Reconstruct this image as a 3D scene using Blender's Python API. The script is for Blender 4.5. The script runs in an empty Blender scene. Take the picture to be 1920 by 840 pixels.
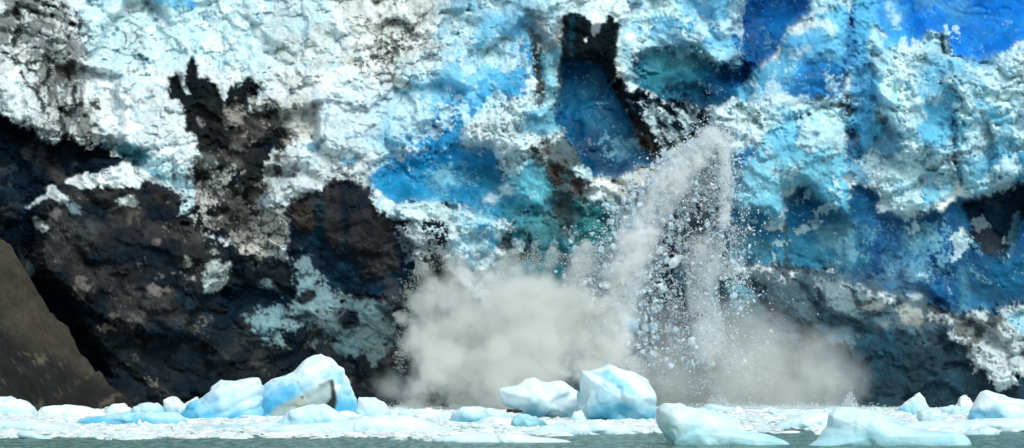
import bpy, bmesh, math, random
import numpy as np

# ------------------------------------------------------------------ camera, light, exposure
S = bpy.context.scene
COL = S.collection
F = 6400.0            # focal length in pixels of the 1920-wide picture
CU, CV = 960.0, 637.0 # principal column, horizon row
CAMH = 8.0

cam_d = bpy.data.cameras.new('camera')
cam_d.sensor_width = 36.0
cam_d.lens = 36.0 * F / 1920.0
cam_d.shift_y = (CV - 420.0) / 1920.0
cam_d.clip_start = 1.0
cam_d.clip_end = 6000.0
cam = bpy.data.objects.new('camera', cam_d)
COL.objects.link(cam)
cam.location = (0, 0, CAMH)
cam.rotation_euler = (math.radians(90), 0, 0)
S.camera = cam

SUN_ELEV = math.radians(52)
SUN_AZ = math.radians(150)      # clockwise from +Y (the view direction): behind the camera, from the right
W = bpy.data.worlds.new('World')
S.world = W
W.use_nodes = True
wn = W.node_tree.nodes
wl = W.node_tree.links
wn.clear()
sky = wn.new('ShaderNodeTexSky')
sky.sky_type = 'NISHITA'
sky.sun_disc = False
sky.sun_elevation = SUN_ELEV
sky.sun_rotation = SUN_AZ
sky.air_density = 1.0
sky.dust_density = 3.0
sky.ozone_density = 1.0
bg = wn.new('ShaderNodeBackground')
bg.inputs['Strength'].default_value = 0.15
wo = wn.new('ShaderNodeOutputWorld')
hs = wn.new('ShaderNodeHueSaturation')     # thin overcast: the blue of the sky is washed out
hs.inputs['Saturation'].default_value = 0.45
wl.new(sky.outputs[0], hs.inputs['Color'])
tn = wn.new('ShaderNodeMix'); tn.data_type = 'RGBA'; tn.blend_type = 'MULTIPLY'
tn.inputs[0].default_value = 1.0; tn.inputs[7].default_value = (0.90, 1.04, 1.02, 1)
wl.new(hs.outputs[0], tn.inputs[6])
wl.new(tn.outputs[2], bg.inputs[0])
wl.new(bg.outputs[0], wo.inputs[0])

sun_d = bpy.data.lights.new('sun', 'SUN')
sun_d.energy = 1.15
sun_d.angle = math.radians(18)
sun_d.color = (1.0, 0.98, 0.94)
sun = bpy.data.objects.new('sun', sun_d)
COL.objects.link(sun)
sd = np.array([math.sin(SUN_AZ) * math.cos(SUN_ELEV), math.cos(SUN_AZ) * math.cos(SUN_ELEV), math.sin(SUN_ELEV)])
from mathutils import Vector
sun.rotation_euler = Vector(sd).to_track_quat('Z', 'Y').to_euler()
sun.location = (60, -60, 120)

S.view_settings.view_transform = 'Standard'
S.view_settings.look = 'None'
S.view_settings.gamma = 1.0
S.view_settings.use_curve_mapping = False
S.view_settings.exposure = 0.18

S.cycles.max_bounces = 9
S.cycles.diffuse_bounces = 3
S.cycles.glossy_bounces = 2
S.cycles.transmission_bounces = 2
S.cycles.volume_bounces = 8
S.cycles.transparent_max_bounces = 8
S.cycles.use_denoising = True

# ------------------------------------------------------------------ numeric helpers
f32 = np.float32
rng = np.random.default_rng(7)
random.seed(7)


def lin(c):
    c = np.array(c, float) / 255.0
    return np.where(c <= 0.04045, c / 12.92, ((c + 0.055) / 1.055) ** 2.4)


def P(u, v, d):
    """picture column / row and distance -> point of the place"""
    return np.stack([(u - CU) / F * d, d + 0 * u, CAMH - (v - CV) / F * d], -1)


def dist_at(v):
    """distance of the water surface seen at row v"""
    return F * CAMH / (v - CV)


def h32(ix, iy, iz, seed):
    x = (ix.astype(np.int64) * 374761393 + iy.astype(np.int64) * 668265263 + iz * 1274126177 + seed * 974634777) & 0xffffffff
    x = ((x ^ (x >> 13)) * 1274126177) & 0xffffffff
    x = ((x ^ (x >> 16)) * 2246822519) & 0xffffffff
    x = x ^ (x >> 15)
    return (x / 4294967296.0).astype(f32)


def vn2(x, y, seed=0):
    ix = np.floor(x); iy = np.floor(y)
    fx = (x - ix).astype(f32); fy = (y - iy).astype(f32)
    fx = fx * fx * fx * (fx * (fx * 6 - 15) + 10); fy = fy * fy * fy * (fy * (fy * 6 - 15) + 10)
    ix = ix.astype(np.int64); iy = iy.astype(np.int64)
    a = h32(ix, iy, 0, seed); b = h32(ix + 1, iy, 0, seed)
    c = h32(ix, iy + 1, 0, seed); d = h32(ix + 1, iy + 1, 0, seed)
    return (a + (b - a) * fx) * (1 - fy) + (c + (d - c) * fx) * fy


def fbm2(x, y, seed=0, octv=5, gain=0.5):
    """-1..1"""
    s = 0; a = 1.0; t = 0
    for i in range(octv):
        s = s + a * (vn2(x, y, seed + i * 17) * 2 - 1); t += a
        x, y = (x * 0.8 - y * 0.6) * 2.03 + 11.3, (x * 0.6 + y * 0.8) * 2.03 + 5.7
        a *= gain
    return s / t * 1.6


def vn3(x, y, z, seed=0):
    ix = np.floor(x); iy = np.floor(y); iz = np.floor(z)
    f = [(q - i) for q, i in ((x, ix), (y, iy), (z, iz))]
    f = [q * q * (3 - 2 * q) for q in f]
    ix = ix.astype(np.int64); iy = iy.astype(np.int64); iz = iz.astype(np.int64)
    r = 0
    for a in (0, 1):
        for b in (0, 1):
            for c in (0, 1):
                w = (f[0] if a else 1 - f[0]) * (f[1] if b else 1 - f[1]) * (f[2] if c else 1 - f[2])
                r = r + w * h32(ix + a, iy + b, iz + c, seed)
    return r


def fbm3(p, scale, seed=0, octv=4, gain=0.5):
    x, y, z = p[..., 0] / scale, p[..., 1] / scale, p[..., 2] / scale
    s = 0; a = 1.0; t = 0
    for i in range(octv):
        s = s + a * (vn3(x, y, z, seed + 13 * i) * 2 - 1); t += a
        x, y, z = x * 2.03 + 3.1, y * 2.03 + 7.7, z * 2.03 + 1.9
        a *= gain
    return s / t * 1.6


def facet2(x, y, seed, k=9.0, tilt=1.0, off=1.0):
    """softly blended tilted plates (2-D), plus crack closeness and a cell value"""
    ix = np.floor(x).astype(np.int64); iy = np.floor(y).astype(np.int64)
    fx = (x - ix).astype(f32); fy = (y - iy).astype(f32)
    num = 0; den = 0; cv = 0
    d1 = np.full(x.shape, 9.0, f32); d2 = np.full(x.shape, 9.0, f32)
    for a in (-1, 0, 1):
        for b in (-1, 0, 1):
            jx = h32(ix + a, iy + b, 1, seed) * 0.9 + 0.05 + a
            jy = h32(ix + a, iy + b, 2, seed) * 0.9 + 0.05 + b
            dx = fx - jx; dy = fy - jy
            q = dx * dx + dy * dy
            w = np.exp(-k * q)
            gx = h32(ix + a, iy + b, 3, seed) - 0.5
            gy = h32(ix + a, iy + b, 4, seed) - 0.5
            o = h32(ix + a, iy + b, 5, seed) - 0.5
            num = num + w * (off * o + tilt * (gx * dx + gy * dy))
            cv = cv + w * h32(ix + a, iy + b, 6, seed)
            den = den + w
            m = q < d1
            d2 = np.where(m, d1, np.minimum(d2, q)); d1 = np.where(m, q, d1)
    e = np.sqrt(d2) - np.sqrt(d1)
    den = den + 1e-9
    return num / den, e, np.sqrt(d1), cv / den


def facet3(p, scale, seed, k=7.0, tilt=1.2, off=1.0):
    x, y, z = p[..., 0] / scale, p[..., 1] / scale, p[..., 2] / scale
    ix = np.floor(x).astype(np.int64); iy = np.floor(y).astype(np.int64); iz = np.floor(z).astype(np.int64)
    fx, fy, fz = x - ix, y - iy, z - iz
    num = 0; den = 1e-9
    for a in (-1, 0, 1):
        for b in (-1, 0, 1):
            for c in (-1, 0, 1):
                J = [h32(ix + a, iy + b, 0, seed + 100 * (c + 2) + 7919 * s + 0) if False else
                     h32(ix + a + (iz + c) * 57, iy + b - (iz + c) * 131, s, seed) for s in range(6)]
                dx = fx - a - J[0]; dy = fy - b - J[1]; dz = fz - c - J[2]
                w = np.exp(-k * (dx * dx + dy * dy + dz * dz))
                num = num + w * (off * (J[3] - 0.5) + tilt * ((J[4] - 0.5) * dx + (J[5] - 0.5) * dz + (J[3] - 0.5) * dy))
                den = den + w
    return num / den


def sstep(a, b, x):
    t = np.clip((x - a) / (b - a), 0, 1)
    return t * t * (3 - 2 * t)


def poly_sdf(x, y, pts):
    """signed distance, positive inside"""
    pts = np.array(pts, float)
    n = len(pts)
    dmin = np.full(x.shape, 1e18); inside = np.zeros(x.shape, bool)
    for i in range(n):
        ax, ay = pts[i]; bx, by = pts[(i + 1) % n]
        ex, ey = bx - ax, by - ay
        wx, wy = x - ax, y - ay
        t = np.clip((wx * ex + wy * ey) / (ex * ex + ey * ey + 1e-9), 0, 1)
        dx, dy = wx - ex * t, wy - ey * t
        dmin = np.minimum(dmin, dx * dx + dy * dy)
        c = ((ay > y) != (by > y)) & (x < ex * (y - ay) / (ey + 1e-12) + ax)
        inside ^= c
    s = np.sqrt(dmin)
    return np.where(inside, s, -s)


def line_sdf(x, y, pts, w):
    """width tapers: w may be a list"""
    best = np.full(x.shape, -1e9)
    if not isinstance(w, (list, tuple)):
        w = [w] * len(pts)
    for i in range(len(pts) - 1):
        ax, ay = pts[i]; bx, by = pts[i + 1]
        ex, ey = bx - ax, by - ay
        t = np.clip(((x - ax) * ex + (y - ay) * ey) / (ex * ex + ey * ey + 1e-9), 0, 1)
        d = np.hypot(x - ax - ex * t, y - ay - ey * t)
        best = np.maximum(best, (w[i] + (w[i + 1] - w[i]) * t) * 0.5 - d)
    return best


# ------------------------------------------------------------------ object helpers
def mesh_np(name, verts, faces, mats, parent=None, smooth=True, col=None, extra=None, link=True):
    me = bpy.data.meshes.new(name)
    verts = np.asarray(verts, f32)
    faces = np.asarray(faces, np.int32)
    k = faces.shape[1]
    me.vertices.add(len(verts)); me.vertices.foreach_set('co', verts.ravel())
    me.loops.add(faces.size); me.loops.foreach_set('vertex_index', faces.ravel())
    me.polygons.add(len(faces))
    me.polygons.foreach_set('loop_start', np.arange(0, faces.size, k, dtype=np.int32))
    try:
        me.polygons.foreach_set('loop_total', np.full(len(faces), k, np.int32))
    except Exception:
        pass
    me.polygons.foreach_set('use_smooth', np.full(len(faces), smooth, bool))
    me.update(calc_edges=True)
    me.validate()
    if col is not None:
        a = me.attributes.new('Tint', 'FLOAT_COLOR', 'POINT')
        c4 = np.ones((len(verts), 4), f32); c4[:, :3] = col
        a.data.foreach_set('color', c4.ravel())
    if extra is not None:
        for nm, arr in extra.items():
            a = me.attributes.new(nm, 'FLOAT', 'POINT')
            a.data.foreach_set('value', np.asarray(arr, f32).ravel())
    me.materials.append(mats)
    o = bpy.data.objects.new(name, me)
    if link:
        COL.objects.link(o)
    if parent is not None:
        o.parent = parent
    return o


def tag(o, label=None, cat=None, group=None, kind=None):
    if label: o['label'] = label
    if cat: o['category'] = cat
    if group: o['group'] = group
    if kind: o['kind'] = kind
    return o


def new_mat(name):
    m = bpy.data.materials.new(name)
    m.use_nodes = True
    nt = m.node_tree
    b = nt.nodes['Principled BSDF']
    return m, nt, b


def nnode(nt, t, **kw):
    n = nt.nodes.new(t)
    for k, v in kw.items():
        if hasattr(n, k):
            setattr(n, k, v)
        else:
            n.inputs[k.replace('_', ' ')].default_value = v
    return n


def noise(nt, scale, detail=6, rough=0.6, coord=None, dist=0.0, vscale=None):
    n = nt.nodes.new('ShaderNodeTexNoise')
    n.inputs['Scale'].default_value = scale
    n.inputs['Detail'].default_value = detail
    n.inputs['Roughness'].default_value = rough
    n.inputs['Distortion'].default_value = dist
    if coord is None:
        tc = nt.nodes.new('ShaderNodeTexCoord')
        coord = tc.outputs['Object']
    if vscale:
        mp = nt.nodes.new('ShaderNodeMapping')
        mp.inputs['Scale'].default_value = vscale
        nt.links.new(coord, mp.inputs[0]); coord = mp.outputs[0]
    nt.links.new(coord, n.inputs['Vector'])
    return n


def ramp(nt, src, stops):
    r = nt.nodes.new('ShaderNodeValToRGB')
    e = r.color_ramp.elements
    e[0].position, e[0].color = stops[0][0], stops[0][1]
    e[1].position, e[1].color = stops[-1][0], stops[-1][1]
    for p, c in stops[1:-1]:
        q = e.new(p); q.color = c
    nt.links.new(src, r.inputs[0])
    return r


def g4(v):
    return (v, v, v, 1)


def bumps(nt, bsdf, layers):
    """layers: (height socket, strength, distance)"""
    prev = None
    for h, s, d in layers:
        b = nt.nodes.new('ShaderNodeBump')
        b.inputs['Strength'].default_value = s
        b.inputs['Distance'].default_value = d
        nt.links.new(h, b.inputs['Height'])
        if prev: nt.links.new(prev.outputs[0], b.inputs['Normal'])
        prev = b
    nt.links.new(prev.outputs[0], bsdf.inputs['Normal'])


def mixcol(nt, fac, a, b, mode='MIX'):
    m = nt.nodes.new('ShaderNodeMix')
    m.data_type = 'RGBA'; m.blend_type = mode
    for sock, val in ((m.inputs[0], fac), (m.inputs[6], a), (m.inputs[7], b)):
        if hasattr(val, 'links'): nt.links.new(val, sock)
        elif isinstance(val, (int, float)): sock.default_value = val
        else: sock.default_value = tuple(val)
    return m.outputs[2]


# ------------------------------------------------------------------ materials
def mat_wall():
    m, nt, b = new_mat('glacier_ice')
    at = nt.nodes.new('ShaderNodeAttribute'); at.attribute_name = 'Tint'
    wet = nt.nodes.new('ShaderNodeAttribute'); wet.attribute_name = 'Wet'
    n1 = noise(nt, 0.9, 8, 0.65)
    n2 = noise(nt, 3.5, 5, 0.7)
    r1 = ramp(nt, n1.outputs[0], [(0.3, g4(0.82)), (0.7, g4(1.12))])
    c = mixcol(nt, 1.0, at.outputs[0], r1.outputs[0], 'MULTIPLY')
    r2 = ramp(nt, n2.outputs[0], [(0.3, g4(0.86)), (0.7, g4(1.08))])
    c = mixcol(nt, 1.0, c, r2.outputs[0], 'MULTIPLY')
    nt.links.new(c, b.inputs['Base Color'])
    mr = nt.nodes.new('ShaderNodeMapRange')
    nt.links.new(wet.outputs['Fac'], mr.inputs[0])
    mr.inputs[3].default_value = 0.8; mr.inputs[4].default_value = 0.4
    nt.links.new(mr.outputs[0], b.inputs['Roughness'])
    mr2 = nt.nodes.new('ShaderNodeMapRange'); nt.links.new(wet.outputs['Fac'], mr2.inputs[0])
    mr2.inputs[3].default_value = 0.06; mr2.inputs[4].default_value = 0.12
    nt.links.new(mr2.outputs[0], b.inputs['Specular IOR Level'])
    n3 = noise(nt, 1.6, 10, 0.72)
    fi = nt.nodes.new('ShaderNodeAttribute'); fi.attribute_name = 'Fine'
    hm = nt.nodes.new('ShaderNodeMath'); hm.operation = 'MULTIPLY'; nt.links.new(n3.outputs[0], hm.inputs[0]); nt.links.new(fi.outputs['Fac'], hm.inputs[1])
    bumps(nt, b, [(hm.outputs[0], 0.2, 0.08)])
    b.inputs['Subsurface Weight'].default_value = 0.4
    b.inputs['Subsurface Radius'].default_value = (0.5, 0.9, 1.1)
    b.inputs['Subsurface Scale'].default_value = 0.6
    return m


def mat_berg():
    m, nt, b = new_mat('berg_ice')
    at = nt.nodes.new('ShaderNodeAttribute'); at.attribute_name = 'Tint'
    n1 = noise(nt, 0.7, 7, 0.6)
    r1 = ramp(nt, n1.outputs[0], [(0.3, (0.82, 0.93, 0.97, 1)), (0.62, g4(1.03))])
    c = mixcol(nt, 1.0, at.outputs[0], r1.outputs[0], 'MULTIPLY')
    nt.links.new(c, b.inputs['Base Color'])
    b.inputs['Roughness'].default_value = 0.36
    b.inputs['Specular IOR Level'].default_value = 0.3
    b.inputs['Subsurface Weight'].default_value = 0.5
    b.inputs['Subsurface Radius'].default_value = (0.45, 0.85, 1.05)
    b.inputs['Subsurface Scale'].default_value = 0.5
    n3 = noise(nt, 1.5, 8, 0.62)
    vo = nt.nodes.new('ShaderNodeTexVoronoi'); vo.feature = 'SMOOTH_F1'; vo.inputs['Scale'].default_value = 1.7
    tc = nt.nodes.new('ShaderNodeTexCoord'); nt.links.new(tc.outputs['Object'], vo.inputs['Vector'])
    bumps(nt, b, [(vo.outputs[0], 0.18, 0.2), (n3.outputs[0], 0.4, 0.2)])
    return m


def mat_simple(name, c, rough=0.6, nscale=3.0, amt=0.25, bump=0.3, bdist=0.05):
    m, nt, b = new_mat(name)
    n = noise(nt, nscale, 7, 0.65)
    lo = tuple(np.clip(np.array(c) * (1 - amt), 0, 1)) + (1,)
    hi = tuple(np.clip(np.array(c) * (1 + amt), 0, 1)) + (1,)
    r = ramp(nt, n.outputs[0], [(0.3, lo), (0.7, hi)])
    nt.links.new(r.outputs[0], b.inputs['Base Color'])
    b.inputs['Roughness'].default_value = rough
    bumps(nt, b, [(n.outputs[0], bump, bdist)])
    return m


M_WALL = mat_wall()
M_BERG = mat_berg()
M_SHARD = mat_simple('shattered_ice', (0.72, 0.80, 0.84), 0.6, 5, 0.12, 0.3, 0.03)
M_ROCK = mat_simple('dark_stone', (0.035, 0.032, 0.03), 0.8, 4, 0.5, 0.6, 0.06)
M_WOOD = mat_simple('wet_wood', (0.03, 0.022, 0.018), 0.7, 9, 0.4, 0.4, 0.02)

# ------------------------------------------------------------------ the glacier face
C = dict(
    w=(232, 240, 243), wg=(205, 210, 208), pb=(190, 222, 237), lb=(120, 195, 232), mb=(55, 150, 215), sb=(8, 122, 184),
    cb=(0, 92, 190), db=(0, 72, 118), tb=(15, 100, 132), tg=(72, 135, 155), nv=(3, 22, 36), dk=(28, 32, 36), br=(72, 66, 60),
    gy=(125, 130, 133))

ustops = np.concatenate([np.arange(-760, -48, 8.0), np.arange(-48, 1968, 2.0), np.arange(1968, 2680, 8.0)])
vstops = np.concatenate([np.arange(-420, -100, 8.0), np.arange(-100, 772, 2.0), np.arange(772, 812, 5.0)])
U, V = np.meshgrid(ustops, vstops)
U = U.astype(f32); V = V.astype(f32)

# warp fields in picture pixels
WA = fbm2(U / 90, V / 90, 3, 3)
WB_ = fbm2(U / 90 + 40, V / 90 + 9, 5, 3)
wf = fbm2(U / 26, V / 26, 21, 5, 0.6)          # medium ragged
wf2 = fbm2(U / 9, V / 9, 31, 4, 0.65)          # fine ragged
wf3 = fbm2(U / 4.5, V / 4.5, 37, 2, 0.65)
brk = fbm2(U / 22, V / 22, 44, 6, 0.68)        # for broken-up patches
brk2 = fbm2((U + V * 0.8) / 34, (V - U * 0.7) / 12, 55, 5, 0.62)   # diagonal streaks
brkf = 0.62 * fbm2(U / 5, V / 5, 48, 4, 0.65) + 0.5 * fbm2(U / 55, V / 55, 49, 3)          # small flecks
brk3 = fbm2(U / 14, V / 60, 66, 5, 0.6)        # hanging streaks

colr = np.zeros(U.shape + (3,), f32); colr[:] = lin(C['w'])
rough = np.full(U.shape, 1.0, f32)      # relief strength
wet = np.zeros(U.shape, f32)
dep = np.zeros(U.shape, f32)
part = np.zeros(U.shape, np.int16)
PARTS = ['weathered_ice']


def layer(pts, c, soft=3, warp=5, op=1.0, brkup=None, thr=0.0, depth=0.0, dsoft=16, ro=None, we=None, prt=None,
          line=None, w2=1.0, bs=0.18, fade=None):
    """one kind of ice or debris on the face; pts in picture pixels"""
    a = np.array(pts, float)
    mg = 60 + dsoft + warp * 2
    if line is not None: mg += 12
    i0, i1 = np.searchsorted(vstops, [a[:, 1].min() - mg, a[:, 1].max() + mg])
    j0, j1 = np.searchsorted(ustops, [a[:, 0].min() - mg, a[:, 0].max() + mg])
    sl = (slice(max(i0, 0), i1), slice(max(j0, 0), j1))
    x, y = U[sl], V[sl]
    s = line_sdf(x, y, pts, line) if line is not None else poly_sdf(x, y, pts)
    sw = s + warp * (1.35 * wf[sl] + 0.95 * w2 * wf2[sl] + 0.35 * wf3[sl])
    m = sstep(-soft, soft, sw) * op
    if brkup is not None:
        m = m * sstep(thr - bs, thr + bs, brkup[sl] + (np.clip(sw / 30, -1, 0.4) if fade is None else 0))
    m = m.astype(f32)
    if c is not None:
        cc = lin(C[c] if isinstance(c, str) else c).astype(f32)
        colr[sl] = colr[sl] * (1 - m[..., None]) + cc * m[..., None]
    if depth:
        dm = sstep(-dsoft * 1.5, dsoft * 1.5, s + warp * (1.3 * wf[sl] + 0.8 * wf2[sl]))
        dep[sl] += (depth * dm * (0.6 + 0.4 * (m if brkup is None else 1))).astype(f32)
    if ro is not None:
        rough[sl] = rough[sl] * (1 - m) + ro * m
    if we is not None:
        wet[sl] = wet[sl] * (1 - m) + we * m
    if prt is not None:
        if prt not in PARTS or prt in ('serac', 'ice_ledge'):
            PARTS.append(prt)
        k = len(PARTS) - 1 if prt in ('serac', 'ice_ledge') else PARTS.index(prt)
        part[sl] = np.where(sw > 0, k, part[sl])


L = layer
# --- broad tints of the white upper slope
L([(-760, -420), (240, -420), (260, 60), (330, 200), (200, 280), (-760, 230)], (222, 228, 228), 40, 30, 0.6)
L([(620, -60), (860, -60), (880, 60), (830, 170), (700, 240), (600, 200), (560, 90)], (214, 214, 208), 30, 20, 0.65)
L([(140, -60), (620, -60), (640, 120), (520, 150), (380, 110), (220, 160), (150, 90)], (200, 226, 234), 20, 18, 0.75, brkup=brk, thr=0.0, bs=0.5)
L([(560, 150), (700, 150), (800, 180), (770, 270), (700, 300), (620, 260), (560, 220)], (212, 226, 238), 16, 14, 0.7)
L([(500, 60), (620, 40), (640, 180), (520, 200)], (222, 216, 208), 20, 14, 0.45, brkup=brk, bs=0.5)
L([(270, -20), (365, -20), (362, 12), (330, 18), (290, 8)], (120, 195, 230), 5, 5, 0.9)
L([(348, 4), (366, 2), (364, 16), (350, 15)], (30, 130, 200), 3, 2, 0.9)
# --- pale blue right of the middle
L([(860, -420), (1700, -420), (1700, 0), (1420, 60), (1400, 150), (1200, 130), (1170, 40), (1050, 20), (1000, 90), (1000, 210),
   (860, 240), (780, 300), (700, 290), (740, 170), (830, 90)], (176, 216, 238), 26, 22, 0.85)
L([(880, 20), (1000, 30), (1000, 220), (860, 240), (780, 290), (740, 240), (840, 120)], (120, 190, 232), 14, 14, 0.75, brkup=brk2, thr=0.05, bs=0.3)
L([(1160, -60), (1400, -60), (1400, 100), (1300, 110), (1200, 70)], (105, 182, 228), 12, 12, 0.8, brkup=brk, thr=0.0, bs=0.3)
L([(1050, -20), (1250, -20), (1260, 20), (1170, 40), (1060, 15)], (226, 236, 242), 10, 8, 0.8)
L([(938, 172), (960, 160), (995, 165), (985, 186), (950, 196)], 'mb', 5, 6, 0.9)
L([(955, 90), (985, 85), (990, 105), (965, 110)], (40, 140, 200), 4, 4, 0.9)
L([(760, 282), (780, 240), (850, 212), (895, 225), (872, 268), (800, 292)], (48, 145, 205), 12, 8, 0.9, depth=1.0)
L([(660, 120), (690, 100), (700, 60), (760, 30), (790, 60), (840, 90), (760, 105), (740, 160), (690, 150)], (70, 66, 60), 3, 4, 0.85, brkup=brkf, thr=0.55, bs=0.15)
# --- left dirty crevassed corner
L([(-60, -40), (60, -30), (140, 30), (150, 90), (200, 200), (190, 265), (100, 260), (60, 130), (-60, 120)], (200, 202, 200), 14, 14, 0.6, ro=1.0)
L([(-60, -40), (60, -30), (145, 38), (150, 70), (168, 110), (150, 130), (120, 160), (92, 160), (60, 110), (30, 100), (-60, 105)],
  (62, 66, 66), 5, 8, 0.75, brkup=brk, thr=0.3, bs=0.15)
L([(60, 110), (150, 110), (190, 200), (200, 270), (130, 265), (80, 200)], (72, 70, 66), 5, 8, 0.75, brkup=brk3, thr=0.45, bs=0.12)
for pl, wd in (([(-5, 88), (28, 112), (34, 130), (52, 158), (68, 170), (82, 206)], 5), ([(88, 108), (92, 135), (84, 158)], [11, 9, 3]),
               ([(25, 2), (60, 22), (100, 34), (146, 50)], 6), ([(30, 20), (40, 45), (26, 80), (20, 110)], 12), ([(36, 116), (60, 116), (84, 114)], 5),
               ([(108, 190), (116, 225), (120, 258)], [12, 10, 9]), ([(95, 200), (130, 215), (150, 195)], 9), ([(62, -5), (90, 12), (128, 14)], 7),
               ([(165, 182), (185, 200)], 5), ([(84, 248), (100, 258), (118, 258)], [3, 8, 9]), ([(0, 95), (20, 104)], 10),
               ([(122, 28), (120, 40)], 5), ([(125, 130), (130, 150), (126, 160)], 4), ([(140, 160), (140, 190), (143, 200)], 6)):
    L(pl, (18, 27, 30), 2, 4, 0.95, line=wd, depth=1.0, dsoft=4, ro=0.7, brkup=brk, thr=-0.35, fade=1)
for pl, wd in (([(238, 45), (245, 62), (268, 52)], 3), ([(240, 92), (252, 98), (268, 92), (266, 82)], 3), ([(735, 92), (742, 130), (735, 150)], 3),
               ([(520, 174), (570, 162)], 3), ([(700, 108), (745, 95), (840, 85)], 3), ([(800, 20), (770, 60), (740, 80)], 5),
               ([(735, 68), (752, 92), (790, 90)], 4)):
    L(pl, (58, 60, 60), 2, 4, 0.85, line=wd, depth=0.4, dsoft=4, brkup=brkf, thr=0.0, fade=1)

# --- lower left dark mass
L([(-760, 210), (0, 212), (40, 240), (100, 264), (200, 275), (240, 300), (270, 330), (300, 345), (340, 365), (352, 400), (372, 420),
   (380, 440), (470, 470), (530, 480), (540, 400), (600, 355), (640, 338), (685, 352), (722, 384), (745, 412), (840, 415), (850, 440),
   (830, 480), (900, 560), (960, 900), (-760, 900)], (27, 33, 38), 4, 7, depth=-1.5, dsoft=14, ro=0.6, we=0.1, prt='debris_ice')
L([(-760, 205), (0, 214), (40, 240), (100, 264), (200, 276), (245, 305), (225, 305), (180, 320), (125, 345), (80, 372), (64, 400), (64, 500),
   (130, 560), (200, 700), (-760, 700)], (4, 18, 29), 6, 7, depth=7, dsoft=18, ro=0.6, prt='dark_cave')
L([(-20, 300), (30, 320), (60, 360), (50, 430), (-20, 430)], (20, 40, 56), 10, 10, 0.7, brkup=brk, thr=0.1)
L([(40, 290), (80, 300), (130, 330), (110, 345), (60, 320)], (52, 52, 52), 6, 8, 0.8, brkup=brk2, thr=0.0)
L([(110, 262), (200, 270), (235, 296), (180, 305), (130, 290)], (38, 42, 44), 8, 6, 0.8, brkup=brk, thr=0.0)
L([(192, 274), (240, 268), (290, 290), (280, 318), (255, 312), (228, 296)], (24, 104, 122), 8, 5, 0.95, depth=1.5, we=0.5)
# ledge block under the caps
L([(68, 410), (75, 385), (105, 360), (135, 348), (270, 350), (300, 345), (345, 370), (352, 420), (420, 500), (330, 640), (180, 600), (70, 520)],
  (40, 41, 44), 5, 6, 1.0, depth=-3.2, dsoft=9, ro=0.5)
L([(70, 420), (140, 380), (200, 400), (180, 470), (90, 500)], (66, 68, 70), 10, 8, 0.6, brkup=brk2, thr=0.0)
L([(66, 412), (68, 455), (88, 432)], (40, 55, 66), 5, 3, 0.6)
CAP = dict(soft=2, warp=3, depth=-0.6, dsoft=6, ro=1.0)
L([(126, 340), (142, 334), (150, 330), (162, 323), (166, 330), (184, 326), (200, 314), (222, 308), (236, 298), (246, 306), (252, 322),
   (272, 336), (262, 352), (230, 352), (200, 356), (184, 350), (150, 354), (138, 346)], (238, 244, 246), prt='snow_cap', **CAP)
L([(84, 352), (104, 347), (108, 358), (128, 368), (128, 384), (112, 380), (92, 368)], (205, 212, 212), **CAP)
L([(70, 372), (90, 362), (88, 372), (60, 386), (52, 390)], (205, 215, 218), **CAP)
L([(218, 376), (250, 364), (262, 378), (255, 384), (224, 387)], (190, 196, 192), **CAP)
L([(134, 376), (150, 385), (152, 402), (138, 400), (130, 390)], (120, 132, 140), 4, 4, 0.8)
L([(66, 410), (80, 416), (90, 428), (84, 433), (68, 424)], (200, 206, 204), **CAP)
L([(88, 400), (105, 392), (112, 404), (104, 416), (92, 408)], (112, 112, 110), 4, 4, 0.8)
L([(235, 400), (258, 388), (262, 412), (240, 424)], (88, 84, 76), 5, 5, 0.8, brkup=brk3, thr=0)
L([(268, 306), (292, 293), (318, 298), (340, 312), (360, 345), (366, 370), (364, 392), (336, 406), (342, 380), (348, 362), (322, 352),
   (304, 340), (286, 330), (268, 320)], (208, 230, 238), 3, 5, 1, depth=-1.5, dsoft=10, prt='weathered_ice')
L([(272, 318), (300, 318), (316, 336), (300, 342)], (60, 130, 155), 4, 5, 0.8)

# --- dark gully
L([(314, 165), (318, 148), (330, 140), (345, 150), (352, 130), (358, 112), (365, 114), (370, 142), (395, 150), (412, 162), (420, 190),
   (422, 168), (440, 158), (468, 150), (492, 158), (488, 180), (470, 196), (462, 215), (500, 205), (540, 210), (545, 240), (535, 300), (505, 350),
   (490, 400), (460, 450), (380, 440), (358, 400), (368, 350), (366, 300), (362, 262), (346, 240), (350, 215), (330, 190), (320, 180)],
  (19, 25, 28), 4, 5, 1, depth=2.0, dsoft=14, ro=0.8, prt='debris_ice')
L([(336, 146), (342, 142), (354, 170), (358, 176), (350, 178)], (215, 224, 226), 1.5, 1.5, 1)
L([(418, 195), (470, 200), (540, 200), (560, 240), (548, 275), (505, 262), (470, 280), (440, 320), (420, 290), (440, 250), (415, 230)],
  (158, 152, 144), 6, 8, 0.95, brkup=brk2, thr=-0.05, bs=0.2)
L([(470, 190), (520, 175), (590, 190), (600, 240), (565, 280), (540, 240)], (206, 206, 202), 8, 8, 0.95, ro=1)
L([(490, 205), (520, 198), (520, 215), (500, 220)], (18, 34, 40), 3, 4, 0.9, brkup=brk, thr=0.0)
L([(548, 195), (575, 185), (566, 225), (548, 215)], (50, 46, 40), 3, 4, 0.9, brkup=brk, thr=0.2)
L([(462, 290), (474, 268), (505, 248), (522, 256), (516, 280), (498, 292), (478, 302)], 'nv', 3, 4, 1, depth=1.5)
L([(362, 268), (374, 280), (396, 290), (412, 306), (405, 316), (380, 308), (366, 296)], (190, 200, 196), 4, 4, 0.95, depth=-1)
L([(368, 225), (380, 215), (384, 235), (375, 240)], (150, 150, 146), 3, 4, 0.7)
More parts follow.
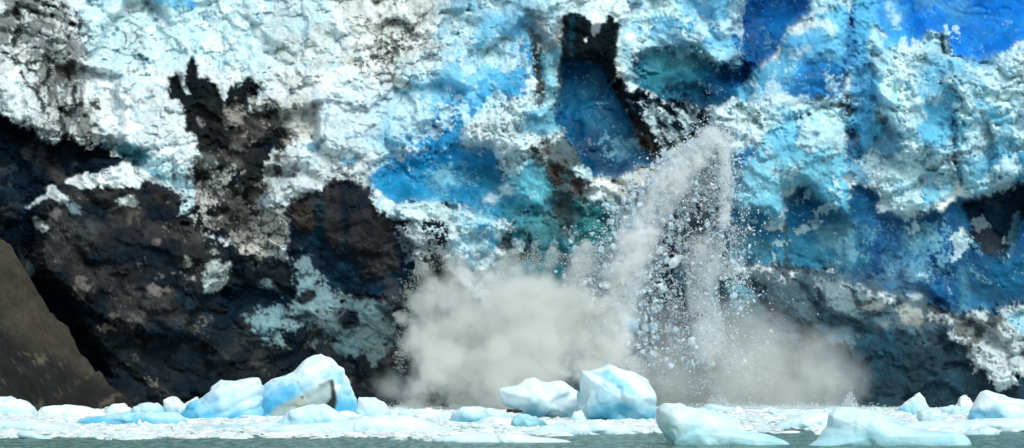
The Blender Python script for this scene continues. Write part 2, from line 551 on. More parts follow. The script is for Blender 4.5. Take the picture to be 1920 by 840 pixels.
L([(365, 330), (430, 310), (500, 340), (520, 400), (480, 460), (400, 450), (360, 420)], (190, 188, 182), 6, 8, 0.95, brkup=brk, thr=0.22, bs=0.12)
L([(365, 180), (500, 190), (540, 240), (520, 300), (560, 420), (470, 470), (365, 440)], (36, 36, 36), 6, 10, 0.85, brkup=brkf, thr=0.12, bs=0.1)
# white blocks between gully and centre
L([(500, 300), (515, 285), (555, 275), (600, 285), (640, 300), (690, 296), (700, 340), (640, 338), (600, 350), (560, 372), (545, 392), (520, 400),
   (480, 390), (478, 370), (505, 350), (495, 320)], (214, 220, 222), 4, 5, 1, depth=-1.5, dsoft=10, ro=1.2, prt='weathered_ice')
L([(514, 290), (524, 285), (528, 320), (520, 335), (512, 320)], (40, 38, 36), 2, 2, 0.9, brkup=brk, thr=-0.3)
L([(560, 295), (580, 286), (600, 296), (596, 320), (566, 320)], (222, 238, 244), 2, 2, 1, depth=-0.8, dsoft=5)
L([(566, 270), (606, 262), (600, 285), (585, 290)], (60, 120, 145), 4, 4, 0.85, depth=1)
L([(636, 300), (672, 290), (665, 305), (645, 308)], (60, 130, 165), 4, 4, 0.85)
L([(455, 470), (472, 440), (470, 405), (495, 394), (520, 402), (540, 420), (545, 452), (520, 470), (500, 480)], (200, 196, 188), 4, 6, 1,
  brkup=brk, thr=-0.25, bs=0.15, depth=-1.0, ro=1.1)
L([(382, 492), (408, 484), (430, 496), (428, 520), (412, 540), (386, 546), (380, 520)], (185, 196, 194), 4, 6, 1, depth=-0.8)
for (x, y, a, b, c) in ((300, 455, 16, 10, (150, 146, 136)), (330, 425, 10, 14, (120, 118, 112)), (150, 535, 22, 26, (110, 104, 98)), (350, 495, 7, 10, (160, 158, 150)),
                        (362, 520, 9, 9, (170, 172, 168)), (310, 520, 14, 12, (120, 116, 108)), (190, 615, 24, 10, (120, 110, 102)), (215, 590, 12, 12, (110, 108, 100)),
                        (260, 600, 14, 16, (104, 100, 96)), (300, 545, 18, 7, (120, 116, 110)), (62, 510, 8, 10, (110, 120, 124)), (450, 440, 20, 10, (160, 158, 150)),
                        (400, 470, 12, 8, (150, 150, 146)), (500, 535, 18, 14, (128, 140, 142)), (390, 600, 14, 10, (60, 70, 78)), (355, 565, 34, 20, (38, 62, 74)),
                        (120, 450, 24, 10, (70, 72, 74)), (290, 640, 30, 12, (60, 58, 56))):
    L([(x - a, y), (x - a * .4, y - b), (x + a * .6, y - b * .8), (x + a, y + b * .2), (x + a * .2, y + b), (x - a * .7, y + b * .6)], c, 5, 7, 0.9,
      brkup=brk, thr=0.0, bs=0.25, depth=-0.3, dsoft=8)
L([(405, 560), (430, 528), (470, 530), (545, 556), (535, 580), (480, 592), (430, 604)], (4, 30, 46), 6, 7, 0.95, depth=2, ro=0.5, we=0.4)
L([(200, 440), (330, 450), (300, 500), (220, 480)], (26, 34, 44), 12, 10, 0.7)
L([(250, 600), (400, 580), (420, 640), (300, 660)], (16, 32, 44), 12, 10, 0.7)
# central mound
L([(538, 400), (542, 380), (575, 362), (602, 352), (622, 338), (660, 338), (698, 358), (722, 390), (742, 430), (755, 490), (780, 560), (700, 560),
   (620, 540), (560, 500), (545, 450)], (6, 38, 58), 4, 5, 1, depth=1.5, dsoft=14, ro=0.45, we=0.5, prt='debris_ice')
L([(540, 400), (545, 380), (580, 368), (590, 420), (585, 440), (555, 440)], (50, 44, 42), 5, 4, 1, depth=-1.5, ro=0.8, we=0.1)
L([(604, 356), (622, 340), (660, 338), (698, 358), (722, 390), (742, 440), (745, 500), (720, 525), (690, 520), (650, 480), (622, 480), (608, 450), (600, 410)],
  (42, 41, 43), 6, 5, 0.95, depth=-3, dsoft=26, ro=0.55, we=0.1)
L([(636, 360), (646, 360), (656, 420), (650, 470), (642, 470)], (12, 30, 40), 6, 3, 0.85, depth=0.7, dsoft=8)
L([(592, 365), (606, 368), (608, 440), (598, 470), (590, 430)], (10, 44, 58), 5, 3, 0.9)
L([(750, 430), (770, 412), (845, 414), (848, 450), (830, 478), (790, 500), (750, 492)], (34, 30, 29), 4, 5, 1, depth=-1, ro=0.9)
L([(735, 420), (850, 410), (850, 480), (760, 500)], (190, 200, 202), 4, 5, 0.9, brkup=brkf, thr=0.42, bs=0.1)
L([(740, 440), (770, 445), (790, 500), (760, 520)], (8, 40, 60), 6, 6, 0.8)
# pale streak in the dark
L([(528, 476), (545, 482), (556, 490), (566, 470), (580, 478), (592, 506), (590, 532), (640, 562), (690, 578), (650, 590), (604, 596),
   (585, 612), (548, 618), (530, 640), (500, 640), (470, 620), (458, 600), (482, 586), (540, 572), (560, 546), (548, 512)],
  (126, 148, 154), 7, 12, 0.95, brkup=brk, thr=-0.25, bs=0.4, depth=-0.8)
L([(552, 566), (572, 548), (594, 542), (592, 556), (572, 574)], (42, 42, 42), 4, 4, 0.95)
L([(530, 595), (570, 585), (590, 590), (560, 606)], (24, 34, 40), 5, 5, 0.8)
L([(600, 590), (640, 565), (700, 560), (735, 580), (745, 640), (700, 680), (640, 660), (610, 630)], (100, 118, 120), 8, 10, 0.85, brkup=brk, thr=-0.1, bs=0.35)
L([(630, 600), (650, 580), (670, 585), (672, 610), (645, 616)], (44, 46, 48), 5, 4, 0.9)
L([(510, 652), (600, 640), (600, 656), (530, 662)], (120, 128, 128), 4, 6, 0.7, brkup=brk2, thr=0.1)

# --- big blue hollow
L([(694, 330), (740, 296), (800, 286), (850, 268), (900, 272), (932, 280), (945, 320), (962, 350), (992, 392), (925, 408), (856, 386), (805, 380),
   (742, 384), (704, 362)], (4, 128, 182), 5, 6, 1, depth=3.5, dsoft=22, ro=0.35, we=0.8, prt='blue_ice')
L([(800, 290), (850, 280), (850, 370), (790, 370)], (40, 140, 195), 16, 8, 0.5)
L([(905, 330), (985, 300), (1060, 330), (1070, 420), (1010, 440), (930, 430), (860, 400)], (28, 124, 166), 14, 16, 0.92, we=0.6)
L([(700, 330), (745, 280), (800, 232), (870, 165), (905, 185), (940, 250), (930, 300), (760, 310)], (34, 136, 196), 12, 16, 0.9, brkup=brk2, thr=-0.12, bs=0.3)
L([(920, 110), (1000, 100), (1000, 190), (940, 200), (890, 200)], (62, 152, 208), 10, 14, 0.8, brkup=brk2, thr=0.1, bs=0.3)
L([(700, 300), (930, 285), (980, 400), (720, 385)], (150, 208, 232), 4, 5, 0.9, brkup=brkf, thr=0.62, bs=0.12)
L([(860, 245), (890, 215), (935, 196), (985, 182), (1005, 190), (1000, 215), (965, 232), (975, 262), (1002, 288), (962, 300), (946, 322), (932, 300),
   (922, 278), (895, 276), (880, 282), (864, 262)], (232, 240, 243), 3, 7, 1, depth=-2.0, dsoft=10, ro=1.4, prt='weathered_ice')
L([(985, 190), (1060, 200), (1060, 250), (1000, 260), (970, 240)], (80, 165, 200), 8, 8, 0.85, brkup=brk, thr=-0.1, bs=0.3)
L([(955, 305), (1000, 298), (1040, 312), (1046, 355), (1012, 392), (968, 384), (948, 345)], (105, 178, 198), 8, 6, 0.9, depth=-1.2, dsoft=16, ro=0.6)
L([(930, 350), (950, 340), (965, 358), (960, 374), (940, 366)], (196, 214, 220), 3, 4, 0.95, depth=-0.8, dsoft=6)
L([(902, 368), (920, 360), (934, 372), (925, 386), (904, 382)], (205, 220, 226), 3, 4, 0.95, depth=-0.8, dsoft=6)
L([(692, 368), (712, 372), (735, 384), (770, 386), (800, 376), (850, 386), (852, 402), (800, 412), (760, 408), (722, 402), (704, 384)],
  (214, 232, 238), 3, 6, 0.95, brkup=brk, thr=-0.25, bs=0.2, depth=-1.2, dsoft=8, ro=1.3)
L([(848, 402), (900, 404), (945, 418), (952, 440), (935, 470), (905, 500), (870, 500), (846, 470), (852, 430)], (168, 208, 222), 6, 8, 1,
  depth=-1.4, ro=1.2, prt='weathered_ice')
L([(852, 405), (940, 410), (930, 500), (850, 480)], (80, 160, 195), 6, 6, 0.8, brkup=brk2, thr=0.15)
# --- teal dirty pillar
L([(940, 400), (1010, 395), (1050, 380), (1090, 370), (1190, 420), (1200, 470), (1120, 520), (1060, 560), (940, 560), (935, 480), (950, 440)],
  (30, 100, 112), 10, 12, 1, depth=1.0, ro=0.6, we=0.6, prt='blue_ice')
L([(960, 380), (1100, 380), (1180, 420), (1100, 490), (960, 470)], (95, 150, 160), 12, 10, 0.7, brkup=brk, thr=0.15, bs=0.3)
L([(940, 430), (955, 432), (965, 450), (1000, 440), (1010, 480), (960, 500), (935, 475)], (14, 40, 46), 5, 6, 0.9, brkup=brk, thr=-0.2, bs=0.2)
L([(1030, 255), (1100, 250), (1140, 280), (1130, 330), (1110, 360), (1100, 410), (1060, 440), (1030, 400), (1040, 350), (1020, 310), (990, 290)],
  (70, 84, 88), 8, 10, 0.95, brkup=brk, thr=-0.3, bs=0.35, depth=-0.8, ro=0.9)
L([(1080, 265), (1130, 260), (1160, 300), (1130, 330), (1090, 320)], (110, 150, 160), 8, 8, 0.8, brkup=brk2, thr=-0.1, bs=0.3)
for q in ([(1058, 240), (1095, 238), (1116, 250), (1112, 264), (1070, 262)], [(992, 268), (1030, 270), (1052, 288), (1010, 298), (995, 288)], [(1040, 290), (1060, 300), (1060, 318), (1044, 310)],
          [(1076, 330), (1092, 332), (1090, 370), (1074, 360)], [(1022, 310), (1055, 312), (1052, 350), (1030, 345)]):
    L(q, (52, 42, 38), 3, 5, 0.9, brkup=brk2, thr=-0.2, bs=0.25)
L([(1080, 375), (1180, 370), (1210, 400), (1180, 440), (1110, 450), (1080, 420)], (45, 112, 115), 8, 8, 0.85, depth=-0.8)
# --- deep blue recess below the dark block
L([(1052, 105), (1140, 115), (1160, 160), (1190, 225), (1215, 262), (1236, 305), (1230, 325), (1185, 322), (1150, 336), (1105, 332), (1082, 292),
   (1062, 250), (1040, 232), (1042, 170)], (2, 72, 116), 4, 5, 1, depth=4.5, dsoft=16, ro=0.3, we=0.8, prt='blue_ice')
L([(1060, 130), (1090, 140), (1080, 230), (1050, 230)], (12, 100, 155), 12, 8, 0.7)
L([(1120, 240), (1200, 260), (1200, 310), (1120, 300)], (130, 185, 205), 3, 4, 0.8, brkup=brkf, thr=0.6, bs=0.12)
L([(1052, 62), (1056, 30), (1068, 24), (1098, 32), (1112, 46), (1130, 40), (1150, 30), (1162, 48), (1160, 78), (1154, 120), (1138, 128), (1112, 118), (1050, 116)],
  (13, 24, 30), 2.5, 3, 1, depth=-1.5, dsoft=8, ro=0.7, prt='dark_block')
L([(1062, 36), (1080, 36), (1078, 110), (1060, 110)], (16, 58, 76), 6, 5, 0.7, brkup=brk3, thr=0)
L([(1092, 72), (1102, 68), (1104, 80), (1096, 84)], (225, 225, 220), 1.5, 1.5, 1)
L([(1110, 46), (1128, 36), (1126, 60), (1112, 70), (1106, 62)], (120, 128, 132), 2, 3, 0.9, brkup=brk, thr=-0.2)
L([(1124, 118), (1150, 118), (1162, 150), (1184, 180), (1215, 215), (1240, 262), (1252, 300), (1238, 312), (1216, 275), (1188, 240), (1166, 205), (1145, 165)],
  (30, 30, 32), 3, 5, 1, brkup=brk, thr=-0.6, bs=0.3, depth=-0.8, ro=1.0)
L([(1180, 230), (1230, 265), (1245, 308), (1225, 300), (1195, 262)], (110, 96, 84), 3, 5, 0.8, brkup=brk, thr=0.0)
L([(998, 60), (1014, 62), (1018, 120), (1028, 172), (1012, 206), (1000, 190), (1002, 150), (997, 110)], (30, 32, 32), 3, 4, 0.95, brkup=brk, thr=-0.25, bs=0.15, depth=0.8, dsoft=6)
L([(992, 18), (1050, 12), (1052, 90), (1020, 110), (996, 70)], (96, 104, 106), 5, 6, 0.75, brkup=brk, thr=0.05, bs=0.25)
L([(1018, 100), (1050, 90), (1045, 180), (1025, 200)], (110, 178, 200), 5, 5, 0.8)
# --- dark teal ice wall right of it
L([(1165, 130), (1160, 60), (1190, 80), (1200, 130), (1190, 160)], (160, 196, 212), 6, 6, 0.8)
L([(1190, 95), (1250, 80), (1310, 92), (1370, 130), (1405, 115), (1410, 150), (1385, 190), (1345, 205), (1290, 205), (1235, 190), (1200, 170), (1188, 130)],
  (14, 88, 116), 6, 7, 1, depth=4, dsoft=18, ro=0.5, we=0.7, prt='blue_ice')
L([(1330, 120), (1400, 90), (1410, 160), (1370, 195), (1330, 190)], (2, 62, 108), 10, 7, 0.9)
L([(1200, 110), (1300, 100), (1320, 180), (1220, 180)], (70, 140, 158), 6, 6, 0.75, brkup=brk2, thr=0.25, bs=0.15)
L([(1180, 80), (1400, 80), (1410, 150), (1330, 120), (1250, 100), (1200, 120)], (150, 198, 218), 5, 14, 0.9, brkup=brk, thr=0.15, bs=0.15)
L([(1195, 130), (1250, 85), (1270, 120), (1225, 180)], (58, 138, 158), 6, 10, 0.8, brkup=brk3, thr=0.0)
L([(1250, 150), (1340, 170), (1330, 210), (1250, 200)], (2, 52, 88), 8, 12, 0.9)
L([(1165, 185), (1200, 165), (1240, 190), (1290, 200), (1335, 210), (1335, 240), (1325, 268), (1275, 262), (1250, 290), (1235, 262), (1205, 225)],
  (8, 32, 44), 3, 6, 1, depth=1, ro=1.2, we=0.5, prt='debris_ice')
L([(1175, 190), (1330, 200), (1330, 262), (1240, 285)], (200, 214, 220), 3, 5, 0.9, brkup=brk2, thr=0.3, bs=0.1)
L([(1268, 264), (1285, 254), (1302, 248), (1324, 260), (1318, 270), (1290, 272)], (4, 16, 22), 2, 2, 1, depth=2.5, dsoft=5)
L([(1100, 348), (1130, 332), (1150, 340), (1185, 335), (1195, 318), (1250, 304), (1255, 286), (1285, 270), (1330, 270), (1330, 330), (1250, 400),
   (1190, 376), (1150, 372), (1130, 356)], (224, 226, 222), 3, 6, 1, depth=-2.5, dsoft=12, ro=1.2, prt='ice_ledge')
# --- behind the fall: dark slot
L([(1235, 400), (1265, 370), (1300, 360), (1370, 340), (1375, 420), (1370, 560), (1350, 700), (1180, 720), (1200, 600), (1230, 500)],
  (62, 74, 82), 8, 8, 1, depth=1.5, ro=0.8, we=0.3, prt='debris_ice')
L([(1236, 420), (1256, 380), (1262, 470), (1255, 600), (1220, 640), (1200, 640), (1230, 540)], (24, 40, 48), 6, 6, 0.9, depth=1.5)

# --- cobalt sky-blue ice at the top
L([(1370, 60), (1384, 25), (1420, -30), (1515, -30), (1515, 28), (1482, 52), (1462, 100), (1430, 120), (1400, 190), (1370, 160), (1392, 110)],
  (12, 96, 176), 5, 6, 1, depth=6, dsoft=20, ro=0.3, we=0.8, prt='blue_ice')
L([(1395, 20), (1425, -30), (1512, -30), (1512, 26), (1480, 50), (1430, 60)], (0, 104, 188), 6, 5, 0.95)
L([(1640, -420), (2680, -420), (2680, 70), (1915, 80), (1880, 102), (1840, 120), (1785, 112), (1775, 72), (1745, 58), (1725, 84), (1690, 92), (1665, 84), (1640, 30)],
  (0, 112, 208), 4, 6, 1, depth=2.5, dsoft=34, ro=0.18, we=0.6, prt='blue_ice')
L([(1640, -30), (1700, -30), (1700, 90), (1660, 90)], (50, 145, 215), 8, 8, 0.85)
L([(1650, -20), (1690, -20), (1690, 60), (1660, 60)], (205, 226, 238), 3, 4, 0.9, brkup=brkf, thr=0.35, bs=0.1)
L([(1700, -40), (1830, -40), (1820, 20), (1760, 30), (1720, 10)], (110, 175, 225), 14, 12, 0.6, brkup=brk2, thr=0.0, bs=0.4)
# --- hanging seracs on the right
def serac(pts, c, **k):
    a = dict(soft=3, warp=6, depth=-4.5, dsoft=26, ro=1.0, prt='serac')
    a.update(k)
    L(pts, c, **a)
serac([(1340, 205), (1385, 190), (1420, 200), (1440, 240), (1590, 190), (1590, 400), (1500, 350), (1470, 360), (1470, 400), (1400, 430), (1368, 430), (1366, 300), (1320, 265)],
      (150, 208, 234), ro=0.8)
serac([(1382, 190), (1384, 165), (1408, 135), (1435, 118), (1458, 110), (1462, 72), (1480, 55), (1500, 52), (1520, 30), (1590, 5), (1600, 60), (1596, 115), (1585, 140),
       (1582, 195), (1540, 185), (1500, 196), (1470, 235), (1430, 245), (1412, 212)], (112, 186, 228), ro=0.45, we=0.6)
serac([(1598, -30), (1640, -30), (1650, 60), (1700, 90), (1640, 110), (1648, 200), (1660, 240), (1620, 290), (1596, 240), (1590, 130)], (95, 170, 215), ro=0.5, we=0.4, depth=-1.5)
serac([(1640, 50), (1662, 84), (1700, 92), (1725, 84), (1742, 58), (1770, 66), (1780, 108), (1812, 112), (1800, 180), (1790, 260), (1780, 300), (1700, 300), (1672, 240), (1640, 220), (1640, 130), (1622, 120)],
      (196, 226, 238), ro=1.3)
serac([(1785, 112), (1840, 120), (1880, 102), (1915, 80), (2680, 60), (2680, 330), (1920, 338), (1860, 362), (1815, 372), (1795, 330), (1784, 270), (1790, 200)],
      (172, 216, 234), ro=1.1, depth=-4.5)
serac([(1658, 292), (1690, 272), (1720, 270), (1782, 262), (1800, 318), (1794, 360), (1762, 388), (1740, 400), (1700, 408), (1662, 394), (1644, 370), (1646, 345)],
      (212, 234, 240), ro=1.4, depth=-2.5)
NP = len(PARTS)
L([(1340, 205), (1400, 190), (1440, 235), (1420, 280), (1375, 300), (1320, 268)], (228, 236, 242), 8, 8, 0.95, ro=1.3)
L([(1476, 175), (1490, 140), (1500, 112), (1545, 110), (1590, 132), (1584, 180), (1540, 186), (1508, 196)], (36, 136, 212), 5, 6, 1, ro=0.25, we=0.9, depth=0.8)
L([(1412, 205), (1430, 160), (1456, 145), (1478, 180), (1472, 215), (1460, 238), (1428, 244)], (52, 146, 218), 5, 6, 0.95, ro=0.25, we=0.9)
L([(1500, 56), (1530, 62), (1530, 108), (1490, 112), (1470, 100), (1480, 70)], (90, 168, 222), 5, 5, 0.9, ro=0.3)
L([(1478, 54), (1500, 46), (1524, 30), (1560, 40), (1556, 50), (1520, 58), (1480, 66)], (232, 242, 246), 3, 5, 0.95)
L([(1480, 95), (1520, 80), (1515, 100), (1490, 108)], (220, 234, 242), 3, 5, 0.7, brkup=brk, thr=0.1)
L([(1585, 60), (1600, 10), (1604, 60), (1598, 115), (1584, 120)], (20, 100, 168), 4, 3, 0.8, depth=1)
L([(1380, 200), (1440, 180), (1590, 180), (1590, 210), (1500, 205), (1470, 240), (1420, 250), (1390, 260)], (222, 236, 243), 4, 8, 0.95, brkup=brk, thr=0.1, bs=0.2)
L([(1440, 200), (1580, 200), (1585, 340), (1500, 345), (1440, 330)], (138, 208, 238), 10, 8, 0.8)
L([(1380, 285), (1412, 272), (1412, 300), (1395, 312), (1376, 300)], (60, 152, 218), 5, 5, 0.9)
L([(1425, 290), (1445, 280), (1460, 310), (1440, 315)], (235, 242, 244), 4, 5, 0.8, brkup=brk2, thr=-0.1)
L([(1370, 400), (1440, 370), (1470, 360), (1470, 420), (1400, 440)], (110, 178, 205), 10, 8, 0.9)
L([(1505, 350), (1590, 340), (1595, 415), (1550, 410), (1530, 380)], (112, 186, 220), 5, 5, 0.9)
L([(1584, 245), (1606, 240), (1618, 290), (1608, 306), (1584, 300)], (14, 92, 152), 4, 5, 0.95, depth=1.5, dsoft=6)
L([(1606, 110), (1640, 105), (1650, 190), (1620, 250), (1602, 230)], (88, 160, 208), 6, 5, 0.9, ro=0.3)
L([(1590, 290), (1660, 220), (1690, 250), (1680, 300), (1650, 320), (1640, 350), (1600, 360)], (84, 150, 186), 6, 7, 0.85, brkup=brk, thr=-0.3, bs=0.3)
L([(1700, 150), (1740, 200), (1715, 190), (1690, 175)], (236, 242, 242), 5, 6, 0.8)
L([(1640, 100), (1790, 100), (1790, 190), (1640, 190)], (110, 185, 225), 6, 8, 0.8, brkup=brkf, thr=0.35, bs=0.18)
L([(1712, 200), (1750, 188), (1792, 182), (1796, 232), (1776, 268), (1745, 284), (1718, 264)], (104, 188, 230), 8, 6, 0.9, ro=0.4, we=0.5)
L([(1660, 290), (1790, 270), (1794, 360), (1690, 405)], (130, 200, 230), 6, 7, 0.7, brkup=brk, thr=0.25, bs=0.2)
L([(1712, 350), (1755, 345), (1762, 370), (1730, 388)], (135, 205, 232), 6, 5, 0.8)
L([(1784, 215), (1792, 210), (1796, 300), (1812, 345), (1800, 350), (1784, 290)], (40, 120, 170), 3, 3, 0.85, depth=1.5, dsoft=5)
L([(1800, 160), (1850, 180), (1860, 240), (1820, 240)], (204, 206, 196), 10, 8, 0.6, brkup=brk, thr=0)
L([(1790, 120), (1960, 90), (1960, 340), (1800, 350)], (100, 178, 215), 6, 8, 0.75, brkup=brk2, thr=0.25, bs=0.2)
L([(1830, 120), (1960, 90), (1960, 180), (1850, 200)], (222, 236, 242), 8, 8, 0.7, brkup=brk, thr=0.1, bs=0.3)
L([(1850, 300), (1960, 250), (1960, 335), (1880, 345)], (30, 110, 155), 8, 8, 0.8, brkup=brk3, thr=0.1)
# --- blue lower right wall
L([(1366, 425), (1470, 425), (1468, 368), (1505, 350), (1535, 384), (1592, 410), (1598, 350), (1645, 350), (1650, 395), (1700, 410), (1762, 392), (1796, 366), (1860, 364), (1920, 340),
   (2680, 330), (2680, 640), (1800, 600), (1740, 575), (1640, 548), (1500, 508), (1366, 495)], (16, 84, 134), 5, 6, 1, depth=2.5, dsoft=14, ro=0.4, we=0.6, prt='blue_ice')
L([(1370, 425), (1466, 430), (1466, 370), (1510, 352), (1540, 390), (1600, 415), (1640, 500), (1500, 505), (1370, 495)], (52, 122, 152), 10, 8, 0.85, brkup=brk, thr=-0.3, bs=0.35)
L([(1370, 392), (1440, 398), (1450, 430), (1375, 440)], (10, 88, 126), 8, 7, 0.85)
L([(1468, 366), (1505, 352), (1530, 380), (1565, 420), (1480, 425)], (14, 92, 138), 4, 5, 0.95, depth=1)
L([(1370, 440), (1460, 440), (1460, 480), (1370, 490)], (120, 168, 184), 8, 8, 0.65, brkup=brk, thr=0.0, bs=0.3)
L([(1530, 420), (1590, 420), (1620, 480), (1580, 490), (1540, 460)], (125, 172, 192), 6, 8, 0.8, brkup=brk, thr=-0.05, bs=0.25)
L([(1470, 425), (1474, 425), (1474, 490), (1470, 490)], (70, 72, 50), 2, 1.5, 0.9, line=5)
L([(1640, 410), (1780, 410), (1790, 570), (1720, 565), (1640, 520)], (4, 74, 138), 10, 8, 0.9)
L([(1600, 420), (1800, 400), (1790, 540), (1640, 520)], (120, 175, 200), 3, 5, 0.85, brkup=brkf, thr=0.58, bs=0.1)
L([(1802, 380), (1850, 368), (1925, 342), (2680, 330), (2680, 420), (1920, 400), (1895, 470), (1870, 490), (1845, 480), (1825, 440)], (5, 38, 60), 5, 6, 1, depth=3, dsoft=10)
L([(1800, 440), (1812, 440), (1822, 580), (1800, 590)], (90, 150, 180), 5, 5, 0.8, brkup=brk3, thr=-0.2)
L([(1880, 490), (1900, 400), (1912, 400), (1905, 470), (1890, 500)], (90, 130, 150), 4, 4, 0.8)
L([(1820, 490), (1950, 470), (1950, 580), (1820, 590)], (20, 95, 135), 10, 8, 0.7)
L([(1798, 425), (1806, 425), (1812, 440), (1800, 445)], (200, 205, 195), 3, 3, 1)
# --- dark base band right
L([(1180, 640), (1230, 560), (1366, 495), (1500, 505), (1640, 546), (1740, 573), (1800, 600), (2680, 600), (2680, 900), (1160, 900)],
  (40, 60, 72), 16, 18, 1, depth=-1.0, dsoft=26, ro=0.6, we=0.15, prt='debris_ice')
L([(1370, 494), (1500, 506), (1600, 524), (1660, 545), (1740, 575), (1800, 592)], (32, 36, 38), 6, 9, 0.85, line=[6, 10, 12, 14, 16, 20], brkup=brk2, thr=-0.35)
L([(1380, 505), (1740, 505), (1760, 640), (1500, 640), (1380, 600)], (98, 120, 134), 10, 14, 0.6, brkup=brk2, thr=0.12, bs=0.3)
L([(1380, 520), (1560, 540), (1560, 700), (1380, 700)], (66, 80, 90), 30, 20, 0.6)
L([(1330, 590), (1380, 582), (1420, 572)], (28, 28, 30), 3, 3, 0.9, line=7)
L([(1370, 515), (1400, 530), (1420, 555), (1400, 578), (1370, 580), (1360, 540)], (110, 150, 165), 5, 6, 0.8, depth=-0.8)
L([(1480, 520), (1520, 515), (1540, 560), (1500, 590), (1480, 560)], (90, 110, 124), 8, 8, 0.6, brkup=brk, thr=0, bs=0.3)
L([(1530, 530), (1580, 530), (1620, 560), (1600, 590), (1550, 590)], (128, 144, 150), 6, 8, 0.8, brkup=brk, thr=-0.1, bs=0.2)
L([(1618, 566), (1650, 562), (1664, 574), (1640, 584), (1618, 580)], (150, 158, 156), 4, 4, 0.85)
L([(1680, 582), (1704, 574), (1726, 582), (1732, 602), (1706, 612), (1688, 604)], (165, 170, 166), 4, 5, 0.9, brkup=brk, thr=-0.3)
L([(1640, 612), (1700, 606), (1720, 606)], (150, 150, 140), 3, 4, 0.7, line=8, brkup=brk, thr=-0.2)
L([(1700, 552), (1722, 546), (1730, 556), (1712, 562)], (195, 208, 212), 3, 3, 0.9)
L([(1600, 620), (1700, 620), (1700, 720), (1600, 720)], (36, 66, 84), 24, 12, 0.8)
L([(1450, 630), (1520, 615), (1500, 650)], (110, 124, 130), 8, 6, 0.6, brkup=brk2, thr=0)
L([(1780, 640), (1790, 612), (1806, 600), (1820, 584), (1842, 582), (1860, 596), (1876, 590), (1900, 568), (1930, 560), (2300, 560), (2300, 690), (1925, 700), (1905, 718), (1875, 726),
   (1850, 712), (1832, 690), (1812, 672), (1806, 655)], (206, 214, 216), 3, 8, 1, depth=-3, dsoft=12, ro=1.3, prt='ice_ledge')
L([(1786, 600), (1830, 590), (1850, 640), (1820, 680), (1790, 650)], (90, 92, 90), 5, 7, 0.9, brkup=brk, thr=0.1, bs=0.15)
L([(1885, 590), (1935, 575), (1935, 620), (1905, 625)], (165, 212, 232), 6, 6, 0.9)
L([(1855, 590), (1885, 596), (1870, 615), (1850, 606)], (36, 36, 38), 4, 5, 0.9)

# colour life inside every kind of ice: plates of slightly different clarity, dirt specks on the dark parts
def blur(a, r):
    for _ in range(2):
        for ax in (0, 1):
            pad = [(0, 0)] * a.ndim; pad[ax] = (r + 1, r)
            c_ = np.cumsum(np.pad(a, pad, mode='edge'), axis=ax, dtype=np.float64)
            n_ = a.shape[ax]
            hi_ = np.take(c_, range(2 * r + 1, 2 * r + 1 + n_), ax); lo_ = np.take(c_, range(0, n_), ax)
            a = ((hi_ - lo_) / (2 * r + 1)).astype(f32)
    return a


bl0 = np.clip((colr[..., 2] - colr[..., 0]) / (colr[..., 2] + 0.02), 0, 1) * sstep(0.04, 0.15, colr[..., 2])
blw = np.clip(blur(bl0, 6) * 1.2, 0, 1) * (0.15 + 0.5 * sstep(-0.4, 0.3, fbm2(U / 80 + 9, V / 60, 91, 3)))
blw = (blw * sstep(0.02, 0.08, colr.max(-1)))[..., None]
cb7 = blur(colr, 5); cb3 = blur(colr, 2)
colr = colr * (1 - blw) + (0.55 * cb7 + 0.45 * cb3) * blw
fr0 = (np.clip(blur(bl0, 5), 0, 1) * sstep(0.78, 0.95, brkf + 0.22 * wf3))[..., None]     # flecks of crushed white ice caught on the blue
colr = colr * (1 - 0.4 * fr0) + lin((205, 228, 238)).astype(f32) * 0.4 * fr0
# froth: crisp crusts of crushed, air-filled ice over the clear blue ice
fth = fbm2(U / 46 + 0.25 * WA, V / 52 + 0.25 * WB_, 811, 7, 0.60)
fth2 = fbm2((U + 0.5 * V) / 30, (V - 0.4 * U) / 60, 822, 6, 0.6)
zone = 0 * U - 9
def fz(pts, amt, soft=26):
    global zone
    zone = np.maximum(zone, np.where(poly_sdf(U, V, pts) > -soft, amt - 0.9 * (1 - sstep(-soft, soft, poly_sdf(U, V, pts) + 10 * wf)), -9))
fz([(1330, 195), (1440, 185), (1590, 190), (1590, 260), (1470, 290), (1380, 290), (1320, 265)], 0.25)
fz([(1380, 240), (1590, 230), (1590, 400), (1370, 440)], -0.48)
fz([(1640, 60), (1790, 60), (1800, 200), (1700, 250), (1640, 180)], 0.02)
fz([(1600, 280), (1790, 260), (1796, 370), (1700, 405), (1640, 360)], 0.08)
fz([(1785, 110), (1925, 80), (2000, 80), (2000, 330), (1815, 370)], 0.0)
fz([(1390, 120), (1600, 20), (1600, 180), (1400, 230)], -0.42)
fz([(1160, -40), (1400, -40), (1400, 90), (1300, 110), (1180, 90)], -0.10)
fz([(860, -40), (1000, -40), (1000, 230), (860, 250), (760, 300), (700, 260)], -0.12)
fz([(855, 180), (1000, 175), (1010, 300), (945, 325), (860, 280)], 0.28, 14)
fz([(690, 364), (860, 380), (950, 410), (935, 500), (850, 480), (760, 412)], 0.15, 14)
fz([(1370, 400), (1600, 400), (1700, 470), (1640, 540), (1370, 500)], -0.7)
fz([(1650, 400), (1800, 400), (1920, 420), (1920, 590), (1650, 540)], -0.62)
fz([(940, 300), (1100, 300), (1180, 430), (1100, 490), (940, 480)], -0.42)
fm = sstep(-0.05, 0.07, fth + 0.25 * fth2 + 0.12 * wf3 + zone)
fm = fm * sstep(0.02, 0.06, colr.max(-1)) * (0.75 + 0.25 * sstep(-0.4, 0.4, wf2))
fthc = lin((216, 235, 244)).astype(f32)
colr = colr * (1 - 0.8 * fm[..., None]) + fthc * 0.8 * fm[..., None]
shy = (sstep(0.0, 0.5, -(fth + zone)) * (zone > -0.3) * 0.25)[..., None]     # clearer ice in the gaps of the crust
